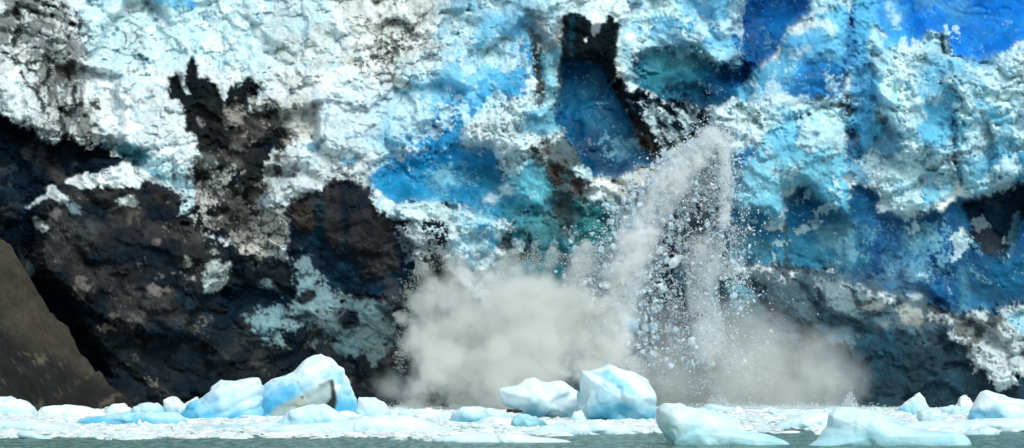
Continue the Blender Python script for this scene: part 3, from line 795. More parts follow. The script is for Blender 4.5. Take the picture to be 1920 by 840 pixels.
colr = colr * (1 - shy) + lin((92, 176, 224)).astype(f32) * shy * sstep(0.3, 0.6, colr.max(-1))[..., None] + colr * shy * (1 - sstep(0.3, 0.6, colr.max(-1))[..., None])
sw0 = fbm2(U / 60, V / 40, 71, 5, 0.6)
lum = colr @ np.array([0.3, 0.5, 0.2], f32)
xm = U / 16.0; ym = V / 16.0
wx = xm + WA * 1.6; wy = ym + WB_ * 1.6
fa, ea, da, ca = facet2(wx / 7.5, wy / 6.0, 101, 14, 1.6, 1.0)
fb, eb, db_, cb_ = facet2((wx * 0.9 + wy * 0.3) / 2.9 + 0.35 * wf, (wy - 0.3 * wx) / 2.4 + 0.35 * brk, 202, 8, 1.6, 1.0)
fc, ec, dc, cc_ = facet2((wx + 0.9 * wf + 0.3 * wf2) / 1.15, (wy + 0.9 * brk + 0.3 * wf2) / 1.0, 303, 7, 1.6, 1.0)
fe, ee, de, ce = facet2((xm + 0.45 * wf + 0.12 * wf2 + 0.3 * ym) / 1.9, (ym + 0.45 * brk + 0.12 * wf2) / 1.45, 707, 11, 1.5, 1.0)
crk = sstep(0.13, 0.0, ee + 0.03 * wf2) * sstep(-0.3, 0.4, fbm2(U / 45, V / 45, 83, 3))
fd, ed, dd, cd = facet2(xm / 0.5 + wf, ym / 0.45 + wf2, 404, 9, 1.6, 1.0)
gain = 1.0 + 0.14 * (cb_ - 0.5) * 2 + 0.10 * (ce - 0.5) * 2 + 0.03 * wf2
dark = sstep(0.12, 0.03, lum) * (1 - 0.75 * sstep(1330, 1400, U) * sstep(480, 520, V))
gain = gain + dark * (0.18 * wf2 + 0.3 * brk + 0.35 * sw0)
colr *= np.clip(gain, 0.35, 1.5)[..., None]
# debris bands between cleaner, wetter blue-black ice
dk_ = (dark * sstep(0.0, 0.6, -sw0) * (V > 250))[..., None]
colr = colr * (1 - 0.7 * dk_) + lin((8, 27, 40)).astype(f32) * 0.7 * dk_
br_ = (dark * sstep(0.25, 0.75, sw0 + 0.4 * brk) * (V > 250))[..., None]
colr = colr * (1 - 0.5 * br_) + lin((70, 68, 66)).astype(f32) * 0.5 * br_
sp_ = (dark * sstep(0.74, 0.9, brkf * 0.9 + 0.35 * sw0) * (V > 250))[..., None]
colr = colr * (1 - 0.6 * sp_) + lin((140, 138, 130)).astype(f32) * 0.6 * sp_
blueness = np.clip((colr[..., 2] - colr[..., 0]) / (colr[..., 2] + 0.02), 0, 1) * sstep(0.03, 0.12, colr[..., 2])
sw1 = fbm2(U / 70 + 0.5 * WB_, V / 45 + 0.6 * WA, 601, 6, 0.6)
sw2 = fbm2((U + 0.4 * V) / 30, (V - 0.2 * U) / 70, 611, 6, 0.62)
mixw = np.clip(blueness * (0.38 * sstep(0.0, 0.7, sw1) + 0.30 * sstep(0.1, 0.8, sw2)), 0, 1)[..., None]
colr = colr * (1 - mixw) + (colr * 0.5 + 0.5 * lin((70, 172, 212)).astype(f32)) * mixw
colr *= (1 - blueness * 0.35 * sstep(0.0, 0.7, -sw1))[..., None]
lv = np.abs(fbm2(U / 62 + 0.3 * wf, V / 50 + 0.3 * brk, 701, 5, 0.55))
lv = (sstep(0.045, 0.0, lv) * blueness * sstep(-0.2, 0.5, brk2) * 0.5)[..., None]
colr = colr * (1 - lv) + lin((186, 222, 238)).astype(f32) * lv
# bluer veins where the white ice is fractured
vein = sstep(0.10, 0.0, eb + 0.05 * wf2) * sstep(0.3, 0.7, lum) * sstep(-0.2, 0.5, WA + 0.3 * wf)
blue = lin((110, 180, 215)).astype(f32)
colr = colr * (1 - 0.45 * vein[..., None]) + blue * 0.45 * vein[..., None]
# gritty debris lodged in the joints of the weathered ice, in patches
dz = 0
for (gx_, gy_, gr_, ga_) in ((90, 90, 95, 1.0), (120, 230, 80, 0.9), (740, 70, 85, 0.65), (770, 150, 70, 0.35), (250, 75, 40, 0.6), (520, 240, 80, 0.7), (490, 400, 90, 0.9),
                             (1020, 60, 50, 0.8), (600, 330, 60, 0.4), (380, 470, 120, 0.8), (1180, 340, 80, 0.5), (1860, 620, 80, 0.5)):
    dz = np.maximum(dz, ga_ * np.exp(-((U - gx_) ** 2 + (V - gy_) ** 2) / gr_ ** 2))
dz = dz + 0.35 * brk * (dz > 0.05)
g2_ = 1.2 * sstep(0.15, 0.03, ee + 0.03 * wf2) + 0.6 * sstep(0.14, 0.02, ec + 0.06 * wf2 + 0.05 * wf3) * sstep(0.3, 0.8, dz)
g2_ = np.clip(g2_, 0, 1) * sstep(0.3, 0.75, dz) * sstep(0.2, 0.5, lum)
colr = colr * (1 - 0.9 * g2_[..., None]) + lin((38, 42, 43)).astype(f32) * 0.9 * g2_[..., None]
smud = sstep(0.35, 0.9, dz + 0.5 * brkf) * sstep(0.3, 0.6, lum)
colr = colr * (1 - 0.25 * smud[..., None]) + lin((130, 126, 118)).astype(f32) * 0.25 * smud[..., None]
ck = (crk * sstep(0.3, 0.6, lum) * 0.22)[..., None]
colr = colr * (1 - ck) + lin((135, 170, 185)).astype(f32) * ck
grit = sstep(0.07, 0.0, ec + 0.04 * wf2) * sstep(0.35, 0.75, lum) * sstep(0.25, 0.8, fbm2(U / 130, V / 110, 77, 3) + 0.25 * brk)
colr = colr * (1 - 0.3 * grit[..., None]) + lin((92, 88, 82)).astype(f32) * 0.3 * grit[..., None]
bs_ = blueness[..., None]
colr = colr * (1 + bs_ * np.array([-0.15, 0.05, 0.0], f32))
colr = np.clip(colr, 0.001, 0.9)
sat_ = np.clip((colr[..., 2] - colr[..., 0]) / (colr[..., 2] + 0.02), 0, 1) * sstep(0.03, 0.1, colr[..., 2])
smo = np.clip(blur(sstep(0.30, 0.65, sat_), 3), 0, 1)          # clear blue ice breaks in smooth plates, white ice crumbles
fine = 1 - 0.8 * smo

# relief (metres toward the viewer = negative)
rid = 1 - np.abs(fbm2(xm / 2.6, ym / 2.2, 511, 5, 0.55))
rid2 = np.abs(fbm2(xm / 0.9 + 3, ym / 0.8, 533, 4, 0.6))
pil = sstep(0.0, 0.75, dc); pilb = sstep(0.0, 0.8, db_)
fro = sstep(1.0, 1.35, rough)
wht = sstep(0.25, 0.6, lum)
rough = np.minimum(rough * (0.7 + 0.3 * fine), 1.15)
rel = rough * (3.2 * fa + 2.0 * fb + 0.22 * fine * fc + 0.75 * fine * fe * (0.4 + 0.6 * wht) + 0.04 * fine * fd) + rough * (0.30 * da + 0.5 * pilb + fine * (0.15 * pil + 0.03 * dd))
rel += rough * (0.2 * wf + 0.015 * wf2 - 0.15 * (rid - 0.7))
rel += rough * crk * (0.15 + 0.3 * wht) * fine + 0.35 * fine * rough * wht * sstep(0.0, 0.8, de)
rel -= 0.35 * fm * rough
rel += fro * fine * (0.36 * dd + 0.3 * dc + 0.10 * fd) + 0.05 * dd * sstep(0.85, 1.0, rough)
base = 400.0 + 14.0 * ((765 - V) / 765.0)
base += 16.0 * sstep(330, -60, V + 0.10 * np.abs(U - 300)) * sstep(1100, 700, U)     # upper left slope leans back
base += np.where(V < -100, (-100 - V) * 0.06, 0)
D = base + dep * 0.85 + rel
pts = P(U, V, D.astype(float))
nv_, nu_ = U.shape
# the crest rolls over to the ice field behind
back = pts[0].copy(); rows = []
for k in range(1, 7):
    q = pts[0].copy(); q[:, 1] += k * 12; q[:, 2] += k * 1.2 - 0.6 + fbm2(q[:, 0] / 9, q[:, 1] / 9, 9, 4) * 1.2
    rows.append(q)
allp = np.concatenate([np.stack(rows[::-1]), pts], 0)
colr = np.concatenate([np.repeat(colr[:1], 6, 0), colr], 0)
wet = np.concatenate([np.repeat(wet[:1], 6, 0), wet], 0)
fine = np.concatenate([np.repeat(fine[:1], 6, 0), fine], 0)
part = np.concatenate([np.repeat(part[:1], 6, 0), part], 0)
R_, C_ = part.shape
idx = np.arange(R_ * C_).reshape(R_, C_)
quads = np.stack([idx[:-1, :-1], idx[1:, :-1], idx[1:, 1:], idx[:-1, 1:]], -1).reshape(-1, 4)
vp = allp.reshape(-1, 3); vc = colr.reshape(-1, 3); vw = wet.ravel(); vf = fine.ravel()
# shared smooth normals so that the parts meet without a seam
a = vp[quads]
fn = np.cross(a[:, 2] - a[:, 0], a[:, 3] - a[:, 1])
vn = np.zeros_like(vp)
for k in range(4):
    for c in range(3):
        vn[:, c] += np.bincount(quads[:, k], fn[:, c], len(vp))
vn /= np.linalg.norm(vn, axis=1, keepdims=True) + 1e-12
if vn[:, 1].mean() > 0: vn = -vn; quads = quads[:, ::-1]
flabel = part[:-1, :-1].reshape(-1)

glacier = bpy.data.objects.new('glacier', None)
COL.objects.link(glacier)
glacier.location = (0, 400, 0)
tag(glacier, 'towering glacier front of white and blue ice, blackened with debris at its foot', 'glacier')
plabel = {'dark_cave': 'navy black hollow under the white overhang at left', 'snow_cap': 'small bright white cap on the dark ledge',
          'dark_block': 'near-black block of debris ice above the deep blue hollow', 'blue_ice': 'smooth saturated blue ice',
          'debris_ice': 'ice blackened with rock debris', 'weathered_ice': 'white weathered crumbly ice', 'ice_ledge': 'dirty white ledge of broken ice'}
mesh_off = np.array([0, 400.0, 0])
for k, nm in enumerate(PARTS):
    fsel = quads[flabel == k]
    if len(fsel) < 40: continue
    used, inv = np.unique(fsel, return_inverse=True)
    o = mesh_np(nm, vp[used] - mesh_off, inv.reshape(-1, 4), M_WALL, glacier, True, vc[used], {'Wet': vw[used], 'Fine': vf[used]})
    o.data.normals_split_custom_set_from_vertices(vn[used].astype(f32).tolist())
    if nm in plabel: o['label'] = plabel[nm]


# ------------------------------------------------------------------ rock slope, lower left
def rock_slope():
    xs = np.arange(-125, -37, 0.35); ys = np.concatenate([np.arange(352, 396, 0.4)])
    X, Y = np.meshgrid(xs, ys)
    uu = CU + X * F / 392.0
    eu = [-1000, -200, 0, 20, 60, 100, 130, 150, 200, 245, 275, 300, 400]
    ev = [-300, 250, 440, 460, 520, 586, 622, 662, 716, 750, 766, 780, 800]
    fz = CAMH - (np.interp(uu, eu, ev) - CV) / F * 392.0
    y0 = 391.0
    Z = fz - np.where(Y < y0, (y0 - Y) * 0.62, (Y - y0) * 3.0)
    q = np.stack([X, Y, Z], -1)
    s = X * 0.72 + Z * 0.69; t = -X * 0.69 + Z * 0.72
    st = fbm2(s / 14, t / 1.1, 5, 6, 0.6)
    ru = fbm2(X / 2.2, (Z + Y * 0.4) / 2.2, 6, 6, 0.6)
    r3 = np.abs(fbm2(X / 0.9, (Z + 0.3 * Y) / 0.9, 88, 4, 0.6))
    Z = Z + 0.35 * ru + 0.3 * st - 0.25 * r3 + 0.5 * np.maximum(0, fbm2(X / 1.3, Y / 1.3, 33, 3) - 0.45) + (0.5 * fbm2(X / 7, Y / 7, 8, 3) + 0.45 * fbm2(X / 2.6, Z / 2.6, 81, 4)) * np.clip(Z, 0, 3) / 3
    c = np.zeros(X.shape + (3,)); c[:] = lin((76, 70, 61))
    mixa = sstep(-0.3, 0.5, st)[..., None]
    c = c * (1 - mixa * 0.45) + lin((58, 54, 48)) * mixa * 0.45
    vv = CV + (CAMH - Z) * F / Y; uu = CU + X * F / Y
    low = sstep(0, 30, (vv - 600) - uu * 0.55 + 20 * ru)[..., None]
    c = c * (1 - low * 0.75) + lin((24, 29, 32)) * low * 0.75
    ve = 0.45 * (sstep(0.5, 0.62, fbm2(s / 11 + 3 + 0.3 * ru, t / 0.9 + 0.5 * ru, 19, 5, 0.6) + 0.25 * ru) * low[..., 0])[..., None]
    c = c * (1 - ve * 0.8) + lin((136, 130, 108)) * ve * 0.8
    c *= (1 + 0.35 * ru - 0.3 * (r3 - 0.3))[..., None]
    idx = np.arange(X.size).reshape(X.shape)
    f = np.stack([idx[:-1, :-1], idx[:-1, 1:], idx[1:, 1:], idx[1:, :-1]], -1).reshape(-1, 4)
    m, nt, b = new_mat('bank_rock')
    at = nt.nodes.new('ShaderNodeAttribute'); at.attribute_name = 'Tint'
    n = noise(nt, 1.2, 9, 0.7)
    r = ramp(nt, n.outputs[0], [(0.3, g4(0.7)), (0.7, g4(1.2))])
    nt.links.new(mixcol(nt, 1.0, at.outputs[0], r.outputs[0], 'MULTIPLY'), b.inputs['Base Color'])
    b.inputs['Roughness'].default_value = 0.85
    b.inputs['Specular IOR Level'].default_value = 0.12
    nf = noise(nt, 5.0, 6, 0.75)
    bumps(nt, b, [(n.outputs[0], 0.9, 0.5), (nf.outputs[0], 0.8, 0.2)])
    o = mesh_np('rock_slope', np.stack([X, Y, Z], -1).reshape(-1, 3), f, m, None, True, np.clip(c.reshape(-1, 3), 0.01, 0.8))
    tag(o, kind='structure')


rock_slope()

# ------------------------------------------------------------------ water
def water():
    m, nt, b = new_mat('bay_water')
    b.inputs['Base Color'].default_value = (0.06, 0.15, 0.14, 1)
    b.inputs['Roughness'].default_value = 0.25
    b.inputs['IOR'].default_value = 1.33
    b.inputs['Specular IOR Level'].default_value = 0.3
    n1 = noise(nt, 1.0, 5, 0.65, vscale=(1.3, 0.25, 1))
    n2 = noise(nt, 3.0, 4, 0.6, vscale=(1.0, 0.5, 1))
    r1 = ramp(nt, n1.outputs[0], [(0.40, (0.05, 0.17, 0.15, 1)), (0.60, (0.22, 0.42, 0.37, 1))])  # light and dark of the ripples painted into the base colour
    nt.links.new(r1.outputs[0], b.inputs['Base Color'])
    bumps(nt, b, [(n1.outputs[0], 1.0, 1.6), (n2.outputs[0], 1.0, 0.5)])
    xs = np.array([-3000., -400, -120, 120, 400, 3000]); ys = np.array([-600., 0, 200, 300, 410, 430])
    X, Y = np.meshgrid(xs, ys)
    idx = np.arange(X.size).reshape(X.shape)
    f = np.stack([idx[:-1, :-1], idx[:-1, 1:], idx[1:, 1:], idx[1:, :-1]], -1).reshape(-1, 4)
    tag(mesh_np('water', np.stack([X, Y, 0 * X], -1).reshape(-1, 3), f, m), kind='structure')


water()


# ------------------------------------------------------------------ icebergs
def sphere_grid(nt_, np_):
    th = np.linspace(0, 2 * math.pi, nt_, endpoint=False)
    ph = np.linspace(0, math.pi, np_ + 1)[1:-1]
    T, Ph = np.meshgrid(th, ph)
    n = len(ph)
    idx = np.arange(n * nt_).reshape(n, nt_)
    nxt = np.roll(idx, -1, 1)
    f = np.stack([idx[:-1], nxt[:-1], nxt[1:], idx[1:]], -1).reshape(-1, 4)
    return T, Ph, f, idx


def berg(outline, vb, thick, label, cat='iceberg', tint=(222, 238, 243), under=(120, 196, 220), face=0.5, fs=2.6, bands=0.0, seed=1,
         res=(220, 90), name='iceberg', cen=None, spots=(), group=None, power=0.75, crustlo=0.1, tilt=0.0):
    """outline in picture pixels, vb = row where its near foot meets the water, thick = half depth in metres"""
    d0 = dist_at(vb) + thick * 0.9
    o = np.array(outline, float)
    cu = o[:, 0].mean() if cen is None else cen[0]
    lo, hi = o[:, 1].max(), o[:, 1].min()
    cv = lo - 0.25 * (lo - hi) if cen is None else cen[1]
    T, Ph, f, idx = sphere_grid(*res)
    # boundary radius in each direction
    dx, dy = np.cos(T[0]), np.sin(T[0])
    rb = np.zeros(len(dx))
    for i in range(len(o)):
        ax, ay = o[i] - (cu, cv); bx, by = o[(i + 1) % len(o)] - (cu, cv)
        ex, ey = bx - ax, by - ay
        den = dx * ey - dy * ex
        den = np.where(abs(den) < 1e-9, 1e-9, den)
        t = (ax * ey - ay * ex) / den
        s = (ax * dy - ay * dx) / den
        ok = (s >= -1e-6) & (s <= 1 + 1e-6) & (t > 0)
        rb = np.where(ok, np.maximum(rb, t), rb)
    rb = np.where(rb <= 0, np.median(rb), rb)
    k = np.array([1, 2, 1.]) / 4
    rb = np.convolve(np.concatenate([rb[-1:], rb, rb[:1]]), k, 'valid')
    r = np.sin(Ph) ** power
    uu = cu + dx * rb * r; vv = cv + dy * rb * r
    yy = -np.cos(Ph) * thick
    c0 = P(np.array(cu), np.array(cv), d0)
    p = P(uu, vv, d0); p[..., 1] = d0 + yy + tilt * (p[..., 2] - c0[2])
    # the part under water keeps going down a little
    q = p - c0
    nrm = q / (np.linalg.norm(q, axis=-1, keepdims=True) + 1e-6)
    sz = min(thick, 3.0)
    sh = q + seed * 17.3
    edge = np.abs(np.cos(Ph))                        # little displacement of the silhouette itself
    dsp = face * 1.15 * (facet3(sh, fs, seed, 11, 2.2, 1.0) * (0.5 + 0.6 * edge) + 0.24 * facet3(sh, fs * 0.4, seed + 5, 10, 2.2, 1.0))
    dsp = dsp + 0.08 * fbm3(sh, fs * 0.45, seed + 9, 4) * min(1, face * 2)
    if bands:
        dsp = dsp + bands * np.abs(np.sin((sh[..., 2] * 1.0 - 0.35 * sh[..., 0] + 0.35 * fbm3(sh, 3.0, seed + 3, 3)) * 2.6)) - bands * 0.5
    p = p + nrm * dsp[..., None]
    # colour: weathered white crust on top, clearer ice lower down
    zz = p[..., 2]
    top = max(zz.max(), 0.3)
    cr = sstep(-0.15, 0.75, zz / top + 0.35 * fbm3(sh, fs * 0.8, seed + 21, 4) - crustlo)[..., None]
    c = lin(under) * (1 - cr) + lin(tint) * cr
    for pl, sc, so in spots:
        u2 = CU + p[..., 0] * F / p[..., 1]; v2 = CV + (CAMH - p[..., 2]) * F / p[..., 1]
        m_ = sstep(-so, so, poly_sdf(u2, v2, pl) + 2.0 * fbm3(sh, 0.8, seed + 31, 4))[..., None] * (yy < 0)[..., None]
        c = c * (1 - m_) + lin(sc) * m_
    org = np.array([c0[0], d0, 0.0])
    pv = p.reshape(-1, 3)
    n0 = len(pv)
    pv = np.concatenate([pv, [p[0].mean(0)], [p[-1].mean(0)]])
    cvv = np.concatenate([c.reshape(-1, 3), [c[0].mean(0)], [c[-1].mean(0)]])
    me_f = f.tolist()
    o_ = mesh_np(name, pv - org, f, M_BERG, None, True, cvv)
    # close the two poles
    bm = bmesh.new(); bm.from_mesh(o_.data); bm.verts.ensure_lookup_table()
    n = idx.shape[1]
    for i in range(n):
        j = (i + 1) % n
        fa_ = bm.faces.new((bm.verts[n0], bm.verts[int(idx[0, j])], bm.verts[int(idx[0, i])])); fa_.smooth = True
        fb_ = bm.faces.new((bm.verts[n0 + 1], bm.verts[int(idx[-1, i])], bm.verts[int(idx[-1, j])])); fb_.smooth = True
    bmesh.ops.recalc_face_normals(bm, faces=bm.faces)
    bm.to_mesh(o_.data); bm.free()
    o_.location = org
    tag(o_, label, cat, group)
    return o_


W_ = (240, 246, 248)
PBL = (205, 232, 241)
# large bergs
berg([(476, 795), (474, 742), (497, 723), (520, 708), (550, 694), (570, 675), (588, 669), (602, 667), (625, 675), (644, 690), (655, 712), (663, 728), (670, 765), (668, 792), (570, 800)],
     783, 2.6, 'tall arched pale blue iceberg with a dirty grey core', tint=(232, 243, 247), under=(95, 186, 224), face=0.38, fs=2.8, bands=0.12, seed=3, crustlo=0.22, res=(300, 120),
     spots=[([(495, 785), (525, 760), (560, 740), (600, 722), (622, 712), (626, 735), (630, 762), (618, 768), (590, 764), (550, 775), (520, 785)], (176, 190, 188), 4),
            ([(596, 720), (620, 711), (623, 718), (600, 726)], (140, 144, 140), 4), ([(619, 714), (624, 713), (629, 735), (633, 755), (628, 768), (616, 768), (610, 758), (621, 745)], (34, 44, 44), 3),
            ([(556, 752), (572, 742), (572, 764), (556, 768)], (196, 192, 172), 3), ([(562, 744), (570, 742), (568, 748)], (60, 60, 52), 1.5)])
berg([(330, 795), (340, 775), (352, 760), (382, 745), (398, 726), (415, 713), (428, 712), (440, 716), (466, 709), (482, 710), (492, 720), (492, 795), (420, 800)],
     786, 2.6, 'layered pale blue iceberg with curved ridges beside the arched iceberg', tint=(228, 241, 246), under=(100, 188, 224), face=0.32, fs=2.6, bands=0.24, seed=5, crustlo=0.15, res=(280, 110))
berg([(936, 731), (945, 727), (970, 722), (985, 710), (1003, 706), (1028, 714), (1058, 715), (1070, 722), (1094, 742), (1088, 762), (1080, 786), (1020, 792), (990, 786), (972, 772), (945, 758)],
     786, 2.6, 'smooth white iceberg with a pointed left tip and undercut base', tint=(232, 241, 244), under=(62, 150, 170), face=0.4, fs=3.0, seed=8, cen=(1025, 755), crustlo=-0.15, power=0.85)
berg([(1084, 790), (1088, 740), (1088, 712), (1093, 697), (1108, 699), (1130, 692), (1143, 687), (1165, 697), (1200, 707), (1214, 716), (1226, 742), (1234, 765), (1231, 790), (1150, 800)],
     789, 3.2, 'large rounded white iceberg with a slanting blue groove', tint=(230, 241, 245), under=(64, 156, 182), face=0.55, fs=3.0, seed=12, cen=(1160, 752), crustlo=0.0,
     spots=[([(1118, 700), (1140, 694), (1180, 722), (1200, 745), (1170, 735), (1140, 715)], (160, 212, 232), 5)])
berg([(1262, 850), (1244, 815), (1234, 790), (1236, 768), (1248, 756), (1276, 755), (1290, 763), (1325, 767), (1350, 770), (1372, 778), (1392, 795), (1400, 808), (1440, 814), (1478, 828), (1478, 850), (1350, 860)],
     835, 2.6, 'glossy pale iceberg with a blunt left end and a long low tail', tint=(226, 240, 243), under=(188, 226, 232), face=0.35, fs=2.6, seed=14, res=(320, 120), cen=(1320, 812), crustlo=0.1)
berg([(1500, 846), (1535, 822), (1552, 800), (1556, 778), (1575, 765), (1612, 763), (1640, 770), (1672, 786), (1712, 804), (1770, 810), (1806, 810), (1822, 832), (1822, 850), (1660, 860)],
     836, 2.6, 'broad low white iceberg sloping to a flat shelf on its right', tint=(222, 239, 243), under=(176, 220, 230), face=0.3, fs=2.6, seed=17, res=(320, 120), cen=(1640, 818), crustlo=0.0)
berg([(1684, 784), (1684, 764), (1702, 755), (1716, 740), (1725, 736), (1733, 748), (1742, 764), (1742, 786)], 778, 1.5, 'pointed white iceberg like a small pyramid', tint=W_,
     under=(140, 205, 222), face=0.3, fs=1.6, seed=19, res=(120, 60))
berg([(1735, 800), (1720, 785), (1722, 770), (1745, 764), (1762, 770), (1770, 790), (1765, 802)], 797, 1.4, 'grey-white lump right below the pyramid iceberg', tint=(215, 230, 232), under=(190, 215, 220), seed=20, res=(120, 60), face=0.3, fs=1.6)
berg([(1764, 784), (1764, 766), (1784, 757), (1792, 760), (1800, 758), (1798, 748), (1815, 744), (1826, 755), (1826, 786)], 778, 1.3, 'knobbly white iceberg with a notched top', tint=W_, under=PBL, face=0.4,
     fs=1.2, seed=22, res=(140, 60))
berg([(1815, 790), (1816, 770), (1830, 748), (1838, 732), (1848, 729), (1866, 736), (1884, 743), (1920, 750), (1960, 750), (1990, 760), (1990, 795), (1880, 800)], 789, 2.4,
     'white wedge iceberg with a sheer left face painted in blue shade', tint=W_, under=(110, 186, 212), face=0.35, fs=2.4, seed=24, res=(220, 90), cen=(1880, 770), crustlo=-0.05,
     spots=[([(1816, 790), (1816, 770), (1834, 765), (1856, 775), (1850, 795)], (120, 182, 208), 5)])  # shade of the lower left side painted into the colour as blue
# mounds and floes, left to right
ML = [
    ([(-40, 785), (-30, 752), (0, 744), (20, 742), (45, 750), (62, 762), (80, 785)], 779, 1.6, 'rounded white berg under the rocky slope', W_, PBL),
    ([(64, 785), (75, 765), (100, 760), (135, 759), (170, 764), (196, 774), (200, 788)], 783, 1.6, 'long low white floe with small dark stones before it', W_, W_),
    ([(188, 785), (200, 766), (212, 756), (232, 756), (246, 766), (256, 785)], 778, 1.2, 'white rounded hummock right of the rocky slope', W_, PBL),
    ([(236, 785), (250, 762), (272, 755), (296, 756), (312, 768), (316, 786)], 780, 1.3, 'pale hummock of lumpy ice in the left row', (214, 232, 238), (130, 200, 224)),
    ([(304, 785), (308, 750), (318, 747), (330, 745), (345, 755), (356, 752), (368, 744), (374, 756), (366, 785)], 780, 1.3, 'white berg with two small peaks left of the layered iceberg', W_, (140, 204, 226)),
    ([(140, 804), (146, 786), (200, 778), (260, 772), (330, 772), (350, 785), (350, 804)], 797, 1.3, 'low bright turquoise berg along the water at left', (190, 224, 236), (96, 182, 214)),
    ([(500, 812), (520, 790), (545, 768), (575, 760), (612, 762), (640, 776), (664, 790), (680, 810)], 799, 1.6, 'white hummock in front of the arched iceberg', (224, 240, 245), (170, 218, 234)),
    ([(666, 800), (668, 762), (676, 748), (698, 744), (716, 752), (732, 768), (742, 800)], 786, 1.7, 'white hump right of the arched iceberg', (228, 241, 245), (180, 222, 232)),
    ([(736, 792), (750, 772), (778, 768), (800, 764), (824, 770), (846, 780), (855, 795)], 784, 1.3, 'low white hummock below the splash', W_, (196, 226, 232)),
    ([(836, 802), (848, 772), (866, 762), (884, 760), (912, 765), (940, 768), (958, 778), (965, 804)], 794, 1.6, 'wide pale hummock left of the undercut iceberg', (226, 238, 242), (130, 195, 205)),
    ([(950, 812), (960, 788), (972, 774), (990, 778), (1015, 786), (1030, 800), (1020, 812)], 803, 1.3, 'teal sided ice foot below the pointed white iceberg', (176, 216, 224), (84, 156, 168)),
    ([(480, 820), (490, 803), (520, 798), (640, 790), (700, 780), (760, 778), (800, 788), (830, 800), (870, 812), (870, 822)], 812, 1.8, 'long white floe with a raised back left of centre', (230, 240, 242), (200, 224, 226)),
    ([(975, 822), (990, 808), (1020, 798), (1060, 793), (1112, 792), (1132, 786), (1146, 794), (1186, 802), (1190, 820)], 814, 1.8, 'white floe with a small crest below the two round icebergs', (230, 241, 243), (200, 226, 232)),
    ([(790, 834), (820, 820), (880, 812), (960, 815), (1030, 821), (1080, 828), (1078, 836)], 830, 1.6, 'flat thin white floe nearest the open water at centre', (232, 241, 243), (214, 232, 235)),
    ([(1440, 812), (1456, 796), (1480, 782), (1520, 774), (1550, 774), (1575, 790), (1575, 812)], 802, 1.5, 'smooth white mound left behind the broad low iceberg', (228, 240, 243), PBL),
    ([(1660, 810), (1680, 796), (1730, 788), (1780, 790), (1840, 786), (1900, 782), (1970, 786), (1980, 812), (1800, 816)], 809, 2.2, 'wide flat floe under the wedge iceberg', (226, 236, 238), (205, 224, 227)),
    ([(1800, 822), (1815, 808), (1850, 800), (1870, 804), (1880, 818)], 815, 1.0, 'small flat floe at the right edge of the ice', (220, 232, 235), PBL),
    ([(-40, 812), (-20, 790), (20, 786), (60, 790), (110, 796), (150, 804), (160, 816)], 809, 1.6, 'low rough floe in the lower left corner', (222, 232, 234), (196, 220, 224)),
    ([(330, 812), (350, 800), (420, 796), (500, 790), (560, 800), (580, 814)], 806, 1.6, 'flat slushy floe before the layered iceberg', (220, 231, 234), (160, 200, 206)),
    ([(1070, 790), (1078, 774), (1090, 770), (1100, 785), (1100, 796)], 791, 0.8, 'little white block wedged between the two round icebergs', W_, PBL),
    ([(1225, 800), (1230, 776), (1240, 764), (1250, 764), (1250, 800)], 792, 0.9, 'narrow white slab behind the blunt glossy iceberg', W_, W_),
    ([(1372, 778), (1376, 768), (1386, 762), (1394, 770), (1400, 782)], 776, 0.8, 'tiny white peak behind the long tailed iceberg', W_, W_),
    ([(1440, 784), (1460, 770), (1500, 767), (1540, 768), (1560, 784)], 778, 1.4, 'low white floe far behind the mound', (224, 236, 240), PBL),
    ([(255, 802), (260, 790), (263, 788), (268, 800), (270, 806)], 800, 0.3, 'tiny white spike on the water before the turquoise berg', W_, W_),
]
for i, (o_, vb, th_, lb_, t_, u_) in enumerate(ML):
    berg(o_, vb, th_, lb_, 'ice floe' if 'floe' in lb_ else 'iceberg', tint=t_, under=u_, face=0.28, fs=1.5, seed=40 + i, res=(150, 56),
         name='ice_floe' if 'floe' in lb_ else 'iceberg')


# ------------------------------------------------------------------ loose ice lumps
def lump_mesh(n, seed, flat=0.4, sub=2):
    out = []
    for k in range(n):
        bm = bmesh.new()
        bmesh.ops.create_icosphere(bm, subdivisions=sub, radius=1.0)
        v = np.array([x.co[:] for x in bm.verts])
        off = seed * 31.7 + k * 9.1
        r = 1 + 0.75 * facet3(v + off, 1.1, seed + k, 8, 1.6, 1.0) + 0.12 * fbm3(v + off, 0.5, seed + k, 3)
        v = v * r[:, None]; v[:, 2] *= flat
        fcs = np.array([[a.index for a in f.verts] for f in bm.faces])
        bm.free()
        out.append((v, fcs))
    return out


PROT = lump_mesh(10, 3, 0.5, 3)
lump_me = []
for k, (v, fcs) in enumerate(PROT):
    base_c = lin([(238, 243, 245), (222, 236, 241), (205, 226, 232)][k % 3])
    cr = sstep(-0.2, 0.25, v[:, 2])[:, None]
    c = base_c * cr + lin((165, 210, 220)) * (1 - cr)
    o = mesh_np('loose_ice_lump', v, fcs, M_BERG, None, True, c, link=False)
    lump_me.append(o.data)
    bpy.data.objects.remove(o)

openw = [[(1375, 792), (1470, 786), (1500, 800), (1545, 812), (1500, 822), (1440, 812), (1400, 800)],
         [(1090, 816), (1236, 812), (1260, 860), (1080, 860)], [(1820, 812), (1990, 804), (1990, 860), (1820, 860)],
         [(440, 812), (860, 818), (800, 860), (440, 860)], [(-60, 822), (480, 822), (480, 860), (-60, 860)]]


def in_open(u, v):
    m = np.zeros(u.shape, bool)
    for p_ in openw:
        m |= poly_sdf(u, v, p_) > 0
    return m


def edge_row(u):
    """row where the packed ice ends and open water begins"""
    return np.interp(u, [-80, 200, 480, 700, 900, 1080, 1230, 1480, 1560, 1800, 1900, 2000], [823, 825, 823, 825, 828, 819, 813, 812, 816, 818, 812, 808])


